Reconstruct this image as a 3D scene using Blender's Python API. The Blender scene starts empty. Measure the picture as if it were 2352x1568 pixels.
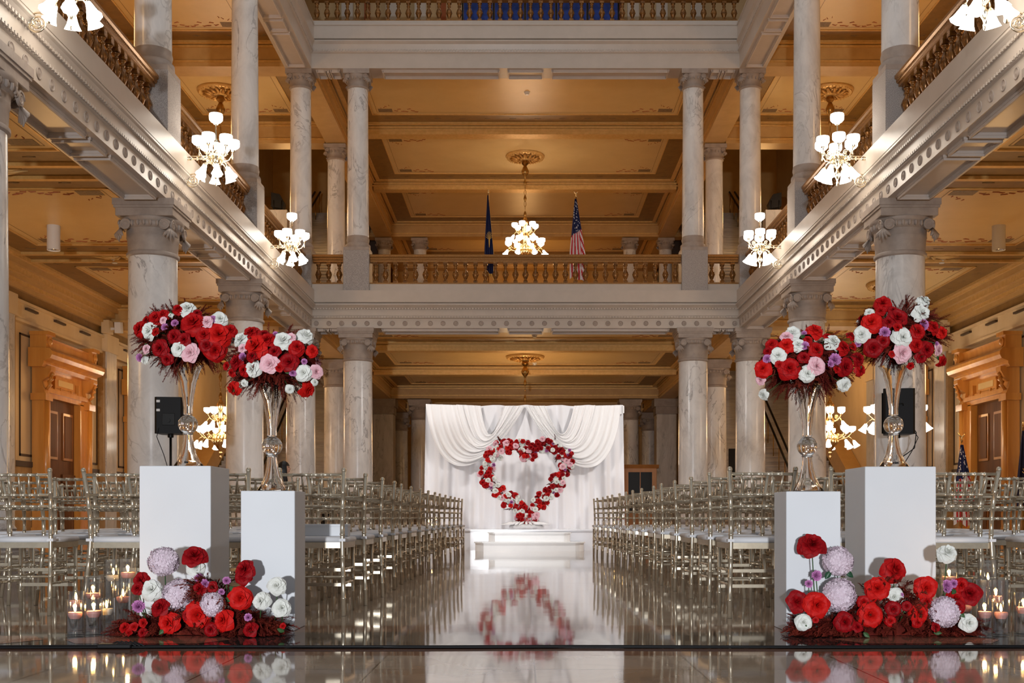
import bpy, math, random
from math import sin, cos, pi, radians, sqrt
from mathutils import Vector, Matrix
random.seed(11)
S = bpy.context.scene
COL = S.collection
# ------------------------------------------------------------------ camera
CX, CZ, F = -0.045, 0.62, 2600.0
VX, VY = 1203.0, 1188.0
cd = bpy.data.cameras.new('camera'); cam = bpy.data.objects.new('camera', cd); COL.objects.link(cam)
cam.location = (CX, 0, CZ); cam.rotation_euler = (pi/2, 0, 0)
cd.sensor_width = 36; cd.lens = 36*F/2352
cd.shift_x = -(VX-1176)/2352; cd.shift_y = (VY-784)/2352
cd.clip_end = 200; cd.clip_start = 0.05
S.camera = cam
# ------------------------------------------------------------------ world, exposure, large lights
w = bpy.data.worlds.new('world'); S.world = w; w.use_nodes = True
w.node_tree.nodes['Background'].inputs[0].default_value = (0.93, 0.95, 1.0, 1)
w.node_tree.nodes['Background'].inputs[1].default_value = 0.27
S.view_settings.view_transform = 'Standard'; S.view_settings.look = 'None'
S.view_settings.gamma = 1; S.view_settings.use_curve_mapping = False
S.view_settings.exposure = 0.08
S.cycles.max_bounces = 12; S.cycles.diffuse_bounces = 3; S.cycles.glossy_bounces = 4
S.cycles.transmission_bounces = 10; S.cycles.transparent_max_bounces = 32
S.cycles.caustics_reflective = False; S.cycles.caustics_refractive = False
S.cycles.sample_clamp_indirect = 4

def light(name, kind, loc, power, color, size=0.2, rot=None, **kw):
    d = bpy.data.lights.new(name, kind); o = bpy.data.objects.new(name, d); COL.objects.link(o)
    o.location = loc; d.energy = power; d.color = color
    if kind == 'AREA':
        d.shape = 'RECTANGLE'; d.size = size[0]; d.size_y = size[1]
    elif kind in ('POINT', 'SPOT'): d.shadow_soft_size = size
    if rot: o.rotation_euler = rot
    for k, v in kw.items(): setattr(d, k, v)
    return o
WARM = (1.0, 0.57, 0.22)
NEUT = (1.0, 0.90, 0.78)
# photographer's strobe well behind the camera, and an added fill under the dark skylight
for sx in (-1, 1):   # added spots that brighten the backdrop; no lamps hang there
    d = Vector((sx*-1.2, 23-18.6, 1.6-5.2)); light('backdrop_fill', 'SPOT', (sx*4.9, 18.6, 5.2), 700, (1, .97, .95), .25, rot=Vector((-sx*4.9, 4.4, -3.4)).to_track_quat('-Z', 'Y').to_euler(), spot_size=1.15, spot_blend=.7)
fl = light('strobe', 'AREA', (-1.2, -10, 0.8), 1750, (0.93, 0.96, 1.0), (0.35, 0.35), rot=(radians(93), 0, 0))
light('overhead_fill', 'AREA', (0, 16, 21), 420, (1.0, 0.96, 0.92), (10, 26))
# aisle and hall lamps, plus added warm fill in bays without a chandelier
for sx in (-1, 1):
    for yy, pw in ((14.8, 60), (20.7, 64), (26.4, 74), (32.5, 96)):
        light('aisle_lamp_and_fill', 'POINT', (sx*8.6, yy, 3.3), pw, WARM, 0.35)
        light('gallery_lamp_and_fill', 'POINT', (sx*8.6, yy, 9.8), pw*1.15, WARM, 0.35)
    light('stair_lamp_light', 'POINT', (sx*8.2, 39.5, 11.2), 90, WARM, 0.4)
    light('stair_foot_light', 'POINT', (sx*9.0, 36.5, 5.2), 75, WARM, 0.4)
light('hall_lamp_light', 'POINT', (0, 38.35, 3.4), 200, WARM, 0.5)
light('hall_lamp_light', 'POINT', (0, 38.35, 9.6), 215, WARM, 0.5)
light('hall_lamp_light', 'POINT', (0, 32.2, 10.6), 40, WARM, 0.5)
light('hall_lamp_light', 'POINT', (0, 50.2, 10.2), 130, WARM, 0.5)
light('hall_lamp_light', 'POINT', (0, 50.2, 3.4), 50, WARM, 0.5)
light('upper_hall_light', 'POINT', (0, 32, 16.0), 50, (1, .75, .5), 0.8)

# ------------------------------------------------------------------ geometry helpers
class MB:
    def __init__(s): s.v = []; s.f = []; s.m = []; s.s = []
    def add(s, vs, fs, mi=0, smooth=False, M=None):
        n = len(s.v)
        if M is not None: vs = [M @ Vector(p) for p in vs]
        s.v.extend([tuple(p) for p in vs])
        for f in fs: s.f.append(tuple(i+n for i in f)); s.m.append(mi); s.s.append(smooth)
    def box(s, x0, x1, y0, y1, z0, z1, mi=0, M=None):
        if x0 > x1: x0, x1 = x1, x0
        vs = [(x0,y0,z0),(x1,y0,z0),(x1,y1,z0),(x0,y1,z0),(x0,y0,z1),(x1,y0,z1),(x1,y1,z1),(x0,y1,z1)]
        s.add(vs, [(3,2,1,0),(4,5,6,7),(0,1,5,4),(1,2,6,5),(2,3,7,6),(3,0,4,7)], mi, False, M)
    def rbox(s, x0, x1, y0, y1, z0, z1, b=0.01, mi=0, M=None):
        # box with chamfered vertical and top edges
        def ring(i, z): return [(x0+i,y0,z),(x1-i,y0,z),(x1,y0+i,z),(x1,y1-i,z),(x1-i,y1,z),(x0+i,y1,z),(x0,y1-i,z),(x0,y0+i,z)]
        def ring2(i, z): return [(x0+i+b,y0+b,z),(x1-i-b,y0+b,z),(x1-b,y0+i+b,z),(x1-b,y1-i-b,z),(x1-i-b,y1-b,z),(x0+i+b,y1-b,z),(x0+b,y1-i-b,z),(x0+b,y0+i+b,z)]
        vs = ring2(b, z0)+ring(b, z0+b)+ring(b, z1-b)+ring2(b, z1)
        fs = [tuple(range(7,-1,-1)), tuple(range(24,32))]
        for k in range(3):
            for i in range(8): j = (i+1)%8; fs.append((k*8+i, k*8+j, k*8+8+j, k*8+8+i))
        s.add(vs, fs, mi, False, M)
    def lathe(s, prof, seg=24, c=(0,0,0), mi=0, M=None, smooth=True, cap=True, wob=None):
        # split the outline at sharp corners so that smooth shading stays true
        runs = [[prof[0]]]
        for i in range(1, len(prof)):
            runs[-1].append(prof[i])
            if i < len(prof)-1:
                a = (prof[i][0]-prof[i-1][0], prof[i][1]-prof[i-1][1]); b = (prof[i+1][0]-prof[i][0], prof[i+1][1]-prof[i][1])
                la = sqrt(a[0]**2+a[1]**2) or 1e-9; lb = sqrt(b[0]**2+b[1]**2) or 1e-9
                if (a[0]*b[0]+a[1]*b[1])/(la*lb) < .62: runs.append([prof[i]])
        if len(runs) > 1:
            if cap and prof[0][0] > 1e-4: s._lathe([(.0001, prof[0][1]), prof[0]], seg, c, mi, M, smooth, wob)
            for r in runs: s._lathe(r, seg, c, mi, M, smooth, wob)
            if cap and prof[-1][0] > 1e-4: s._lathe([prof[-1], (.0001, prof[-1][1])], seg, c, mi, M, smooth, wob)
        else:
            s._lathe(prof, seg, c, mi, M, smooth, wob)
            if cap and prof[0][0] > 1e-4: s._lathe([(.0001, prof[0][1]), prof[0]], seg, c, mi, M, smooth, wob)
            if cap and prof[-1][0] > 1e-4: s._lathe([prof[-1], (.0001, prof[-1][1])], seg, c, mi, M, smooth, wob)
    def _lathe(s, prof, seg, c, mi, M, smooth, wob):
        cap = False; vs = []; fs = []
        for r, z in prof:
            for i in range(seg):
                a = 2*pi*i/seg; rr = r*(1+(wob(a, z) if wob else 0))
                vs.append((c[0]+rr*cos(a), c[1]+rr*sin(a), c[2]+z))
        for k in range(len(prof)-1):
            for i in range(seg):
                j = (i+1)%seg; fs.append((k*seg+i, k*seg+j, (k+1)*seg+j, (k+1)*seg+i))
        if cap:
            if prof[0][0] > 1e-4: fs.append(tuple(range(seg-1,-1,-1)))
            if prof[-1][0] > 1e-4: fs.append(tuple((len(prof)-1)*seg+i for i in range(seg)))
        s.add(vs, fs, mi, smooth, M)
    def tube(s, pts, r, seg=8, mi=0, M=None, closed=False, smooth=True):
        pts = [Vector(p) for p in pts]; n = len(pts)
        rs = r if isinstance(r, (list, tuple)) else [r]*n
        vs = []; up = None
        for i in range(n):
            if closed: t = pts[(i+1)%n]-pts[i-1]
            else: t = pts[min(i+1,n-1)]-pts[max(i-1,0)]
            if t.length < 1e-9: t = Vector((0,0,1))
            t.normalize()
            if up is None: up = t.orthogonal().normalized()
            up = (up - t*up.dot(t))
            if up.length < 1e-6: up = t.orthogonal()
            up.normalize(); b = t.cross(up)
            for k in range(seg):
                a = 2*pi*k/seg; vs.append(pts[i]+(up*cos(a)+b*sin(a))*rs[i])
        fs = []
        for i in range(n if closed else n-1):
            ii = (i+1)%n
            for k in range(seg):
                j = (k+1)%seg; fs.append((i*seg+k, i*seg+j, ii*seg+j, ii*seg+k))
        if not closed:
            fs.append(tuple(range(seg-1,-1,-1))); fs.append(tuple((n-1)*seg+k for k in range(seg)))
        s.add(vs, fs, mi, smooth, M)
    def prism(s, poly, a, b, fn, mi=0, cap=True):
        # poly: 2D closed outline; fn(u,v,w) -> xyz ; extruded w from a to b
        n = len(poly); vs = [fn(u, v, a) for u, v in poly]+[fn(u, v, b) for u, v in poly]
        fs = [(i, (i+1)%n, n+(i+1)%n, n+i) for i in range(n)]
        if cap: fs += [tuple(range(n-1,-1,-1)), tuple(range(n, 2*n))]
        s.add(vs, fs, mi)
    def grid(s, fn, nu, nv, mi=0, smooth=True, M=None, mf=None):
        vs = [fn(i/nu, j/nv) for j in range(nv+1) for i in range(nu+1)]
        n0 = len(s.v)
        if M is not None: vs = [M @ Vector(p) for p in vs]
        s.v.extend([tuple(p) for p in vs])
        for j in range(nv):
            for i in range(nu):
                a = n0+j*(nu+1)+i
                s.f.append((a, a+1, a+nu+2, a+nu+1)); s.s.append(smooth)
                s.m.append(mf((i+.5)/nu, (j+.5)/nv) if mf else mi)
    def mesh(s, name, mats):
        me = bpy.data.meshes.new(name); me.from_pydata(s.v, [], s.f)
        if not isinstance(mats, (list, tuple)): mats = [mats]
        for m in mats: me.materials.append(m)
        me.polygons.foreach_set('material_index', s.m); me.polygons.foreach_set('use_smooth', s.s)
        me.update(); return me
    def build(s, name, mats, parent=None, loc=None):
        return link(name, s.mesh(name, mats), parent, loc)
def link(name, me, parent=None, loc=None, rot=None, scale=None):
    o = bpy.data.objects.new(name, me); COL.objects.link(o)
    if parent: o.parent = parent
    if loc: o.location = loc
    if rot: o.rotation_euler = rot
    if scale: o.scale = (scale,)*3 if isinstance(scale, (int, float)) else scale
    return o
def thing(name, label, cat, loc=(0,0,0), rz=0, group=None):
    o = bpy.data.objects.new(name, None); COL.objects.link(o); o.empty_display_size = .1
    o.location = loc; o.rotation_euler = (0,0,rz); tag(o, label, cat, group); return o
def tag(o, label, cat, group=None):
    o['label'] = label; o['category'] = cat
    if group: o['group'] = group
    return o
def struct(o, label=None):
    o['kind'] = 'structure'
    if label: o['label'] = label; o['category'] = 'structure'
    return o
def dup(root, loc=None, rz=None, label=None, group=None):
    def cp(o, par):
        c = o.copy(); COL.objects.link(c)
        if par: c.parent = par
        for ch in KIDS.get(o.name, []): cp(ch, c)
        return c
    c = cp(root, None)
    if loc is not None: c.location = loc
    if rz is not None: c.rotation_euler = (0,0,rz)
    if label: c['label'] = label
    if group: c['group'] = group
    return c
KIDS = {}
def reg(root):
    # remember children of a prototype so copies are quick
    def rec(o):
        ch = list(o.children); KIDS[o.name] = ch
        for c in ch: rec(c)
    rec(root)
TN = [0]
def trim(mb, mats, label=None):
    TN[0] += 1
    o = struct(mb.build('trim_%d' % TN[0], mats)); return o
def P(px, py, Y): return Vector((CX+(px-VX)*Y/F, Y, CZ+(VY-py)*Y/F))

# ------------------------------------------------------------------ materials
def mat(name, col, rough=.5, metal=0, spec=.5, emit=None, es=0, trans=0, ior=1.45, coat=0, sub=0):
    m = bpy.data.materials.new(name); m.use_nodes = True
    b = m.node_tree.nodes['Principled BSDF']
    b.inputs['Base Color'].default_value = (*col, 1); b.inputs['Roughness'].default_value = rough
    b.inputs['Metallic'].default_value = metal; b.inputs['Specular IOR Level'].default_value = spec
    b.inputs['IOR'].default_value = ior
    if emit: b.inputs['Emission Color'].default_value = (*emit, 1); b.inputs['Emission Strength'].default_value = es
    if trans: b.inputs['Transmission Weight'].default_value = trans
    if coat: b.inputs['Coat Weight'].default_value = coat; b.inputs['Coat Roughness'].default_value = .12
    return m
def N(m, t, **kw):
    n = m.node_tree.nodes.new(t)
    for k, v in kw.items():
        if k in n.inputs: n.inputs[k].default_value = v
        else: setattr(n, k, v)
    return n
def L(m, a, b): m.node_tree.links.new(a, b)
def coords(m, rnd=True, scale=(1,1,1)):
    tc = N(m, 'ShaderNodeTexCoord'); mp = N(m, 'ShaderNodeMapping'); mp.inputs['Scale'].default_value = scale
    L(m, tc.outputs['Object'], mp.inputs['Vector'])
    if rnd:
        oi = N(m, 'ShaderNodeObjectInfo'); mu = N(m, 'ShaderNodeMath', operation='MULTIPLY'); mu.inputs[1].default_value = 37
        L(m, oi.outputs['Random'], mu.inputs[0]); cb = N(m, 'ShaderNodeCombineXYZ')
        for k in range(3): L(m, mu.outputs[0], cb.inputs[k])
        L(m, cb.outputs[0], mp.inputs['Location'])
    return mp.outputs[0]
def ramp(m, fac, stops):
    r = N(m, 'ShaderNodeValToRGB'); e = r.color_ramp.elements
    e[0].position = stops[0][0]; e[0].color = (*stops[0][1], 1)
    e[1].position = stops[-1][0]; e[1].color = (*stops[-1][1], 1)
    for p, c in stops[1:-1]: k = e.new(p); k.color = (*c, 1)
    L(m, fac, r.inputs[0]); return r.outputs[0]
def speckle(name, c1, c2, scale, rough=.5, detail=3, bump=0, metal=0, coat=0, stretch=(1,1,1), p=(.35,.65), rnd=True, spec=.5):
    m = mat(name, c1, rough, metal, coat=coat, spec=spec); b = m.node_tree.nodes['Principled BSDF']
    v = coords(m, rnd, stretch); n = N(m, 'ShaderNodeTexNoise', Scale=scale, Detail=detail, Roughness=.6); L(m, v, n.inputs['Vector'])
    L(m, ramp(m, n.outputs['Fac'], [(p[0], c1), (p[1], c2)]), b.inputs['Base Color'])
    if bump:
        bp = N(m, 'ShaderNodeBump', Strength=bump, Distance=.02); L(m, n.outputs['Fac'], bp.inputs['Height']); L(m, bp.outputs[0], b.inputs['Normal'])
    return m
def marble(name, c1, c2, vein, scale=1.3, rough=.22, stretch=(1,1,.55), width=.02):
    m = mat(name, c1, rough); b = m.node_tree.nodes['Principled BSDF']
    v = coords(m, True, stretch)
    n1 = N(m, 'ShaderNodeTexNoise', Scale=scale*1.6, Detail=6, Roughness=.65, Distortion=.8); L(m, v, n1.inputs['Vector'])
    base = ramp(m, n1.outputs['Fac'], [(.3, c2), (.55, c1), (.75, tuple(min(1, x*1.1) for x in c1))])
    n2 = N(m, 'ShaderNodeTexNoise', Scale=scale, Detail=9, Roughness=.55, Distortion=2.2); L(m, v, n2.inputs['Vector'])
    s = N(m, 'ShaderNodeMath', operation='SUBTRACT'); s.inputs[1].default_value = .52; L(m, n2.outputs['Fac'], s.inputs[0])
    a = N(m, 'ShaderNodeMath', operation='ABSOLUTE'); L(m, s.outputs[0], a.inputs[0])
    vm = ramp(m, a.outputs[0], [(0, (.75,)*3), (width, (.0,)*3)])
    n3 = N(m, 'ShaderNodeTexNoise', Scale=scale*.9, Detail=2); L(m, v, n3.inputs['Vector'])
    k = ramp(m, n3.outputs['Fac'], [(.42, (0,0,0)), (.62, (1,1,1))])
    mu = N(m, 'ShaderNodeMath', operation='MULTIPLY'); L(m, vm, mu.inputs[0]); L(m, k, mu.inputs[1])
    mx = N(m, 'ShaderNodeMixRGB'); mx.inputs[2].default_value = (*vein, 1); L(m, mu.outputs[0], mx.inputs[0]); L(m, base, mx.inputs[1])
    L(m, mx.outputs[0], b.inputs['Base Color']); return m

M_marble = marble('column_marble', (.72,.71,.70), (.54,.53,.525), (.22,.21,.21), 1.2)
M_marble2 = marble('pilaster_marble', (.60,.57,.54), (.46,.44,.41), (.25,.24,.24), 2.0, stretch=(1,1,.3))
M_cap = speckle('capital_stone', (.31,.255,.22), (.38,.315,.27), 6, .55, bump=.1)
M_stone = speckle('entablature_stone', (.50,.435,.375), (.53,.46,.40), 3, .33, detail=2)
M_stone2 = speckle('soffit_stone', (.56,.50,.46), (.60,.54,.50), 3, .5)
M_granite = speckle('granite', (.20,.18,.17), (.50,.45,.42), 90, .45, detail=2, p=(.3,.7))
M_cream = speckle('ceiling_cream', (.62,.425,.18), (.66,.46,.205), 1.4, .38, detail=4)
M_brown = speckle('ceiling_brown', (.20,.105,.026), (.26,.14,.036), 4, .45)
M_tan = speckle('ceiling_tan', (.50,.30,.105), (.56,.345,.13), 3, .4)
M_gold = speckle('gilt_moulding', (.62,.38,.12), (.72,.46,.17), 10, .38, metal=.25)
M_medal = speckle('gilt_medallion', (.65,.36,.10), (.35,.17,.035), 14, .4, bump=.6, metal=.3)
M_orn = speckle('painted_ornament', (.16,.11,.06), (.26,.17,.09), 30, .6)
M_red_orn = mat('painted_flourish', (.38,.12,.05), .6)
M_wallc = speckle('wall_cream', (.66,.50,.29), (.72,.56,.35), 2.2, .45, stretch=(1,1,.4))
M_ochre = speckle('wall_ochre', (.52,.30,.09), (.60,.36,.12), 1.2, .55)
M_dado = speckle('wall_dado', (.34,.20,.08), (.42,.26,.11), 5, .5)
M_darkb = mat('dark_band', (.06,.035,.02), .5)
M_baluster = speckle('bronze_varnish', (.12,.048,.010), (.30,.13,.03), 12, .24, metal=.35, p=(.3,.7))
M_rail = speckle('rail_varnish', (.26,.115,.028), (.40,.19,.05), 60, .28, metal=.3, p=(.4,.6))
def wood(name, c1, c2, rough=.3):
    return speckle(name, c1, c2, 5, rough, detail=5, stretch=(1,1,.08), coat=.4)
M_oak = wood('oak', (.52,.21,.035), (.64,.29,.06))
M_oakd = speckle('dark_oak', (.085,.030,.009), (.14,.052,.014), 5, .55, detail=5, stretch=(1,1,.08), spec=.25)
M_case = wood('case_wood', (.30,.11,.022), (.38,.15,.035), .45)
M_black = mat('black_plastic', (.006,.006,.007), .5, spec=.25)
M_blackm = mat('black_metal', (.012,.012,.012), .4, .4, spec=.3)
M_white = speckle('pedestal_white', (.73,.75,.78), (.75,.77,.80), 3, .55, detail=2)
M_whitep = mat('white_plastic', (.72,.72,.72), .4)
M_brass = mat('brass', (.80,.58,.28), .22, 1)
M_brassd = mat('dark_brass', (.42,.25,.08), .3, 1)
M_nickel = mat('polished_brass', (.88,.76,.56), .16, 1)
M_shade = mat('lit_glass_shade', (.9,.88,.84), .3, emit=(1.0,.93,.82), es=5.5); M_shade.cycles.emission_sampling = 'NONE'
M_glass = mat('clear_glass', (1,1,1), 0.0, trans=1, ior=1.45)
def thin(name, ior, tint, rough=.02):
    m = bpy.data.materials.new(name); m.use_nodes = True; nt = m.node_tree; nt.nodes.clear()
    o = N(m, 'ShaderNodeOutputMaterial'); t = N(m, 'ShaderNodeBsdfTransparent'); g = N(m, 'ShaderNodeBsdfGlossy'); mx = N(m, 'ShaderNodeMixShader'); f = N(m, 'ShaderNodeLayerWeight'); p_ = N(m, 'ShaderNodeMath', operation='POWER'); p_.inputs[1].default_value = 2.4; q_ = N(m, 'ShaderNodeMath', operation='MULTIPLY_ADD'); q_.inputs[1].default_value = .80; q_.inputs[2].default_value = .10*(ior-1)/.5
    t.inputs[0].default_value = (*tint, 1); g.inputs['Roughness'].default_value = rough; f.inputs[0].default_value = .5
    L(m, f.outputs['Facing'], p_.inputs[0]); L(m, p_.outputs[0], q_.inputs[0]); L(m, q_.outputs[0], mx.inputs[0]); L(m, t.outputs[0], mx.inputs[1]); L(m, g.outputs[0], mx.inputs[2]); L(m, mx.outputs[0], o.inputs[0]); return m
M_thin = thin('thin_cylinder_glass', 1.5, (.975,.98,.98)); M_water = thin('water', 1.33, (.96,.965,.98))
M_chair = speckle('champagne_gold', (.58,.505,.385), (.65,.57,.44), 30, .28, metal=.78)
M_cush = mat('cushion_white', (.74,.74,.76), .75)
M_seatb = mat('seat_board', (.66,.60,.50), .35, .5)
M_pinkw = mat('pink_wax', (.80,.36,.30), .45); M_whitew = mat('white_wax', (.86,.74,.58), .45)
M_flame = mat('flame', (1,.7,.3), .5, emit=(1.0,.62,.22), es=22); M_flame.cycles.emission_sampling = 'NONE'
M_wick = mat('wick', (.03,.02,.02), .9)
def petal(name, c1, c2, scale=9, rough=.55):
    m = speckle(name, c1, c2, scale, rough, detail=3, spec=.16)
    b = m.node_tree.nodes['Principled BSDF']; return m
M_red = petal('red_petals', (.33,.003,.005), (.50,.008,.008))
M_dred = petal('deep_red_petals', (.22,.002,.005), (.36,.005,.008))
M_bred = petal('bright_red_petals', (.50,.006,.006), (.66,.014,.010))
M_wht = petal('white_petals', (.74,.75,.68), (.84,.84,.80))
M_pnk = petal('pink_petals', (.80,.42,.48), (.86,.56,.60))
M_mag = petal('magenta_petals', (.50,.10,.40), (.78,.42,.70), 25)
M_hyd = petal('hydrangea_petals', (.70,.56,.64), (.80,.68,.76), 14)
M_fern = speckle('burgundy_fern', (.085,.007,.005), (.17,.022,.012), 12, .8, spec=.15)
M_green = mat('stem_green', (.04,.10,.03), .5)
M_leaf = mat('leaf_green', (.015,.07,.03), .4)
M_foam = mat('green_foam', (.01,.09,.07), .7)
M_skin = mat('skin', (.62,.36,.26), .5); M_hair = mat('black_hair', (.006,.005,.005), .4)
M_cloth = mat('black_cloth', (.012,.012,.014), .8)
M_tread = speckle('stair_marble', (.27,.25,.235), (.38,.35,.33), 3, .35, stretch=(.5,3,3))
M_navy = mat('navy_cloth', (.012,.016,.07), .75); M_blue = speckle('blue_fabric', (.01,.03,.16), (.02,.05,.26), 5, .8)
M_flagr = mat('flag_red', (.50,.02,.03), .7); M_flagw = mat('flag_white', (.74,.70,.70), .7); M_fringe = mat('gold_fringe', (.72,.44,.10), .5)
M_dglass = mat('dark_glass', (.02,.018,.015), .08)
# ------------------------------------------------------------------ floor
def floor_mat(name, c1, c2, joint, tile=.66, rough=.05, tiles=True, bs=1.0):
    m = mat(name, c1, rough, spec=.6); b = m.node_tree.nodes['Principled BSDF']; b.inputs['IOR'].default_value = 1.52
    v = coords(m, False)
    n = N(m, 'ShaderNodeTexNoise', Scale=1.7, Detail=7, Roughness=.6, Distortion=.7); L(m, v, n.inputs['Vector'])
    base = ramp(m, n.outputs['Fac'], [(.32, c2), (.62, c1)])
    n2 = N(m, 'ShaderNodeTexNoise', Scale=1.1, Detail=2); L(m, v, n2.inputs['Vector'])
    bp = N(m, 'ShaderNodeBump', Strength=.15*bs, Distance=.012); L(m, n2.outputs['Fac'], bp.inputs['Height'])
    if tiles:
        br = N(m, 'ShaderNodeTexBrick'); br.offset = 0; br.squash = 1
        br.inputs['Scale'].default_value = 1; br.inputs['Mortar Size'].default_value = .004
        br.inputs['Brick Width'].default_value = tile; br.inputs['Row Height'].default_value = tile
        br.inputs['Color1'].default_value = (1,1,1,1); br.inputs['Color2'].default_value = (.86,.84,.82,1); br.inputs['Mortar'].default_value = (*joint, 1)
        br.inputs['Mortar Smooth'].default_value = .1; L(m, v, br.inputs['Vector'])
        mx = N(m, 'ShaderNodeMixRGB', blend_type='MULTIPLY'); mx.inputs[0].default_value = 1
        L(m, base, mx.inputs[1]); L(m, br.outputs['Color'], mx.inputs[2]); base = mx.outputs[0]
        b2 = N(m, 'ShaderNodeBump', Strength=.25, Distance=.001); L(m, br.outputs['Color'], b2.inputs['Height'])
        L(m, bp.outputs[0], b2.inputs['Normal']); bp = b2
    L(m, base, b.inputs['Base Color']); L(m, bp.outputs[0], b.inputs['Normal'])
    return m
MF1 = floor_mat('floor_marble', (.50,.40,.31), (.36,.28,.21), (.25,.2,.16))
MF2 = floor_mat('floor_band_brown', (.26,.13,.08), (.17,.08,.05), (.1,.06,.04), tiles=False)
MF3 = floor_mat('floor_band_dark', (.060,.052,.048), (.035,.03,.028), (.3,.25,.2), tile=.8)
MF4 = floor_mat('floor_inlay_rose', (.42,.20,.13), (.32,.15,.10), (.1,.06,.04), tiles=False)
mb = MB()
strips = [(-5, 5.08, 0), (5.08, 5.35, 1), (5.35, 6.13, 2), (6.13, 6.5, 1), (6.5, 62, 0)]
for a, b_, m in strips: mb.add([(-14,a,0),(14,a,0),(14,b_,0),(-14,b_,0)], [(0,1,2,3)], m)
# rose lozenges let into the dark band, a millimetre proud
for cx in (-2.9, -1.95, 0.0, 1.95, 2.9):
    mb.add([(cx-.30,5.56,.001),(cx+.30,5.56,.001),(cx+.42,5.74,.001),(cx+.30,5.92,.001),(cx-.30,5.92,.001),(cx-.42,5.74,.001)] if cx else
           [(-.26,5.46,.001),(.26,5.46,.001),(.26,6.0,.001),(-.26,6.0,.001)], [tuple(range(6)) if cx else (0,1,2,3)], 3 if cx else 2)
struct(mb.build('floor', [MF1, MF2, MF3, MF4]))

# ------------------------------------------------------------------ bays
XC = 5.86; XI = 4.37; XW = 10.9
BY = [11.87, 17.76, 23.6, 29.53, 35.4, 41.3, 47.2, 53.1]
Z1, Z2 = 5.5, 12.2      # beam soffits
FL2, FL3 = 6.46, 13.2   # floor levels
C1, C2 = 6.08, 12.86    # ceilings

# entablature outlines: (distance out from the column line, height)
def prof_low(w=.35):
    return [(w,Z1),(w,5.74),(w+.03,5.75),(w+.05,5.80),(w+.02,5.82),(w+.02,5.98),(w+.05,6.0),(w+.09,6.05),(w+.12,6.07),(w+.12,6.10),(w+.01,6.11),(w+.01,6.145),(w+.08,6.155),(w+.08,6.46),(w-.02,6.47),(w-.12,6.47),(w-.12,6.66)]
def prof_up(w=.34):
    return [(w,Z2),(w,12.58),(w+.03,12.6),(w+.05,12.65),(w+.01,12.68),(w+.05,12.8),(w+.10,12.86),(w+.10,12.89),(w+.0,12.9),(w+.0,12.93),(w+.07,12.94),(w+.07,13.27),(w+.09,13.28),(w+.09,13.32),(w-.08,13.33),(w-.08,13.46)]
def beam(prof, sx, axis, a, b, at, back, mats=M_stone, dots=None, dz=0):
    # axis 'y': runs along Y at X=sx*at, profile faces the atrium; axis 'x': runs along X at Y=at facing the camera
    mb = MB()
    pr = prof + [(back, prof[-1][1]), (back, prof[0][1])]
    if axis == 'y': fn = lambda u, v, q: (sx*(at-u), q, v)
    else: fn = lambda u, v, q: (q, at-u, v)
    mb.prism(pr, a, b, fn)
    if dots:
        pitch, r, z = dots; n = int((b-a)/pitch); w0 = prof[0][0]
        for i in range(n):
            q = a+(i+.5)*(b-a)/n
            if axis == 'y':
                M = Matrix.Translation((sx*(at-w0), q, z)) @ Matrix.Rotation(-sx*pi/2, 4, 'Y')
            else: M = Matrix.Translation((q, at-w0, z)) @ Matrix.Rotation(pi/2, 4, 'X')
            mb.lathe([(r, -.005),(r, .008),(r*.88,.014),(r*.74,.004),(r*.5,.004),(r*.2,.016),(.001,.018)], 14, M=M, mi=1)
    # carved bead rows along the mouldings
    w0 = prof[0][0]; rows = ((.052, 5.775), (.055, 5.99)) if dots else ((.05, 12.64),)
    n = int((b-a)/.075)
    for du, z in rows:
        for i in range(n):
            q = a+(i+.5)*(b-a)/n
            if axis == 'y': mb.box(sx*(at-w0-du+.01), sx*(at-w0-du-.012), q-.024, q+.024, z-.018, z+.018)
            else: mb.box(q-.024, q+.024, at-w0-du-.012, at-w0-du+.01, z-.018, z+.018)
    return trim(mb, [mats, M_cap])
def soffit(axis, sx, at, a, b, z, w, mi=None):
    # raised frames under a beam, leaving sunk panels
    mb = MB(); seg = []
    L_ = b-a; l1 = L_*.39; l2 = L_*.12; g = (L_-2*l1-l2)/4
    q = a+g
    for l in (l1, l2, l1): seg.append((q, q+l)); q += l+g
    t = .045; h = .07
    for q0, q1 in seg:
        for (u0,u1,v0,v1) in ((-w,w,q0,q0+t),(-w,w,q1-t,q1),(-w,-w+t,q0+t-.012,q1-t+.012),(w-t,w,q0+t-.012,q1-t+.012)):
            for dd, za, zb in ((0, z-h*.5, z+.004), (.012, z-h, z-h*.5)):
                if axis == 'y': mb.box(sx*(at-u0-dd), sx*(at-u1+dd), v0+dd, v1-dd, za, zb)
                else: mb.box(v0+dd, v1-dd, at-u1+dd, at-u0-dd, za, zb)
    return trim(mb, M_stone2)
for sx in (-1, 1):
    beam(prof_low(), sx, 'y', 6.0, 29.2, XC, -.35, dots=(.345, .070, 5.62))
    beam(prof_up(), sx, 'y', 6.0, 29.2, XC, -.34)
    for k in range(3):
        soffit('y', sx, XC, BY[k]+.48, BY[k+1]-.48, Z1, .26)
        soffit('y', sx, XC, BY[k]+.42, BY[k+1]-.42, Z2, .24)
    soffit('y', sx, XC, 6.5, BY[0]-.48, Z1, .26)
beam(prof_low(), 1, 'x', -XC-.35, XC+.35, 29.53, -.35, dots=(.325, .066, 5.62))
beam(prof_up(), 1, 'x', -XC-.35, XC+.35, 29.53, -.34)
for a, b_ in ((-XC+.42, -XI-.42), (-XI+.45, XI-.45), (XI+.42, XC-.42)):
    soffit('x', 1, 29.53, a, b_, Z1, .26); soffit('x', 1, 29.53, a, b_, Z2, .24)

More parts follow.
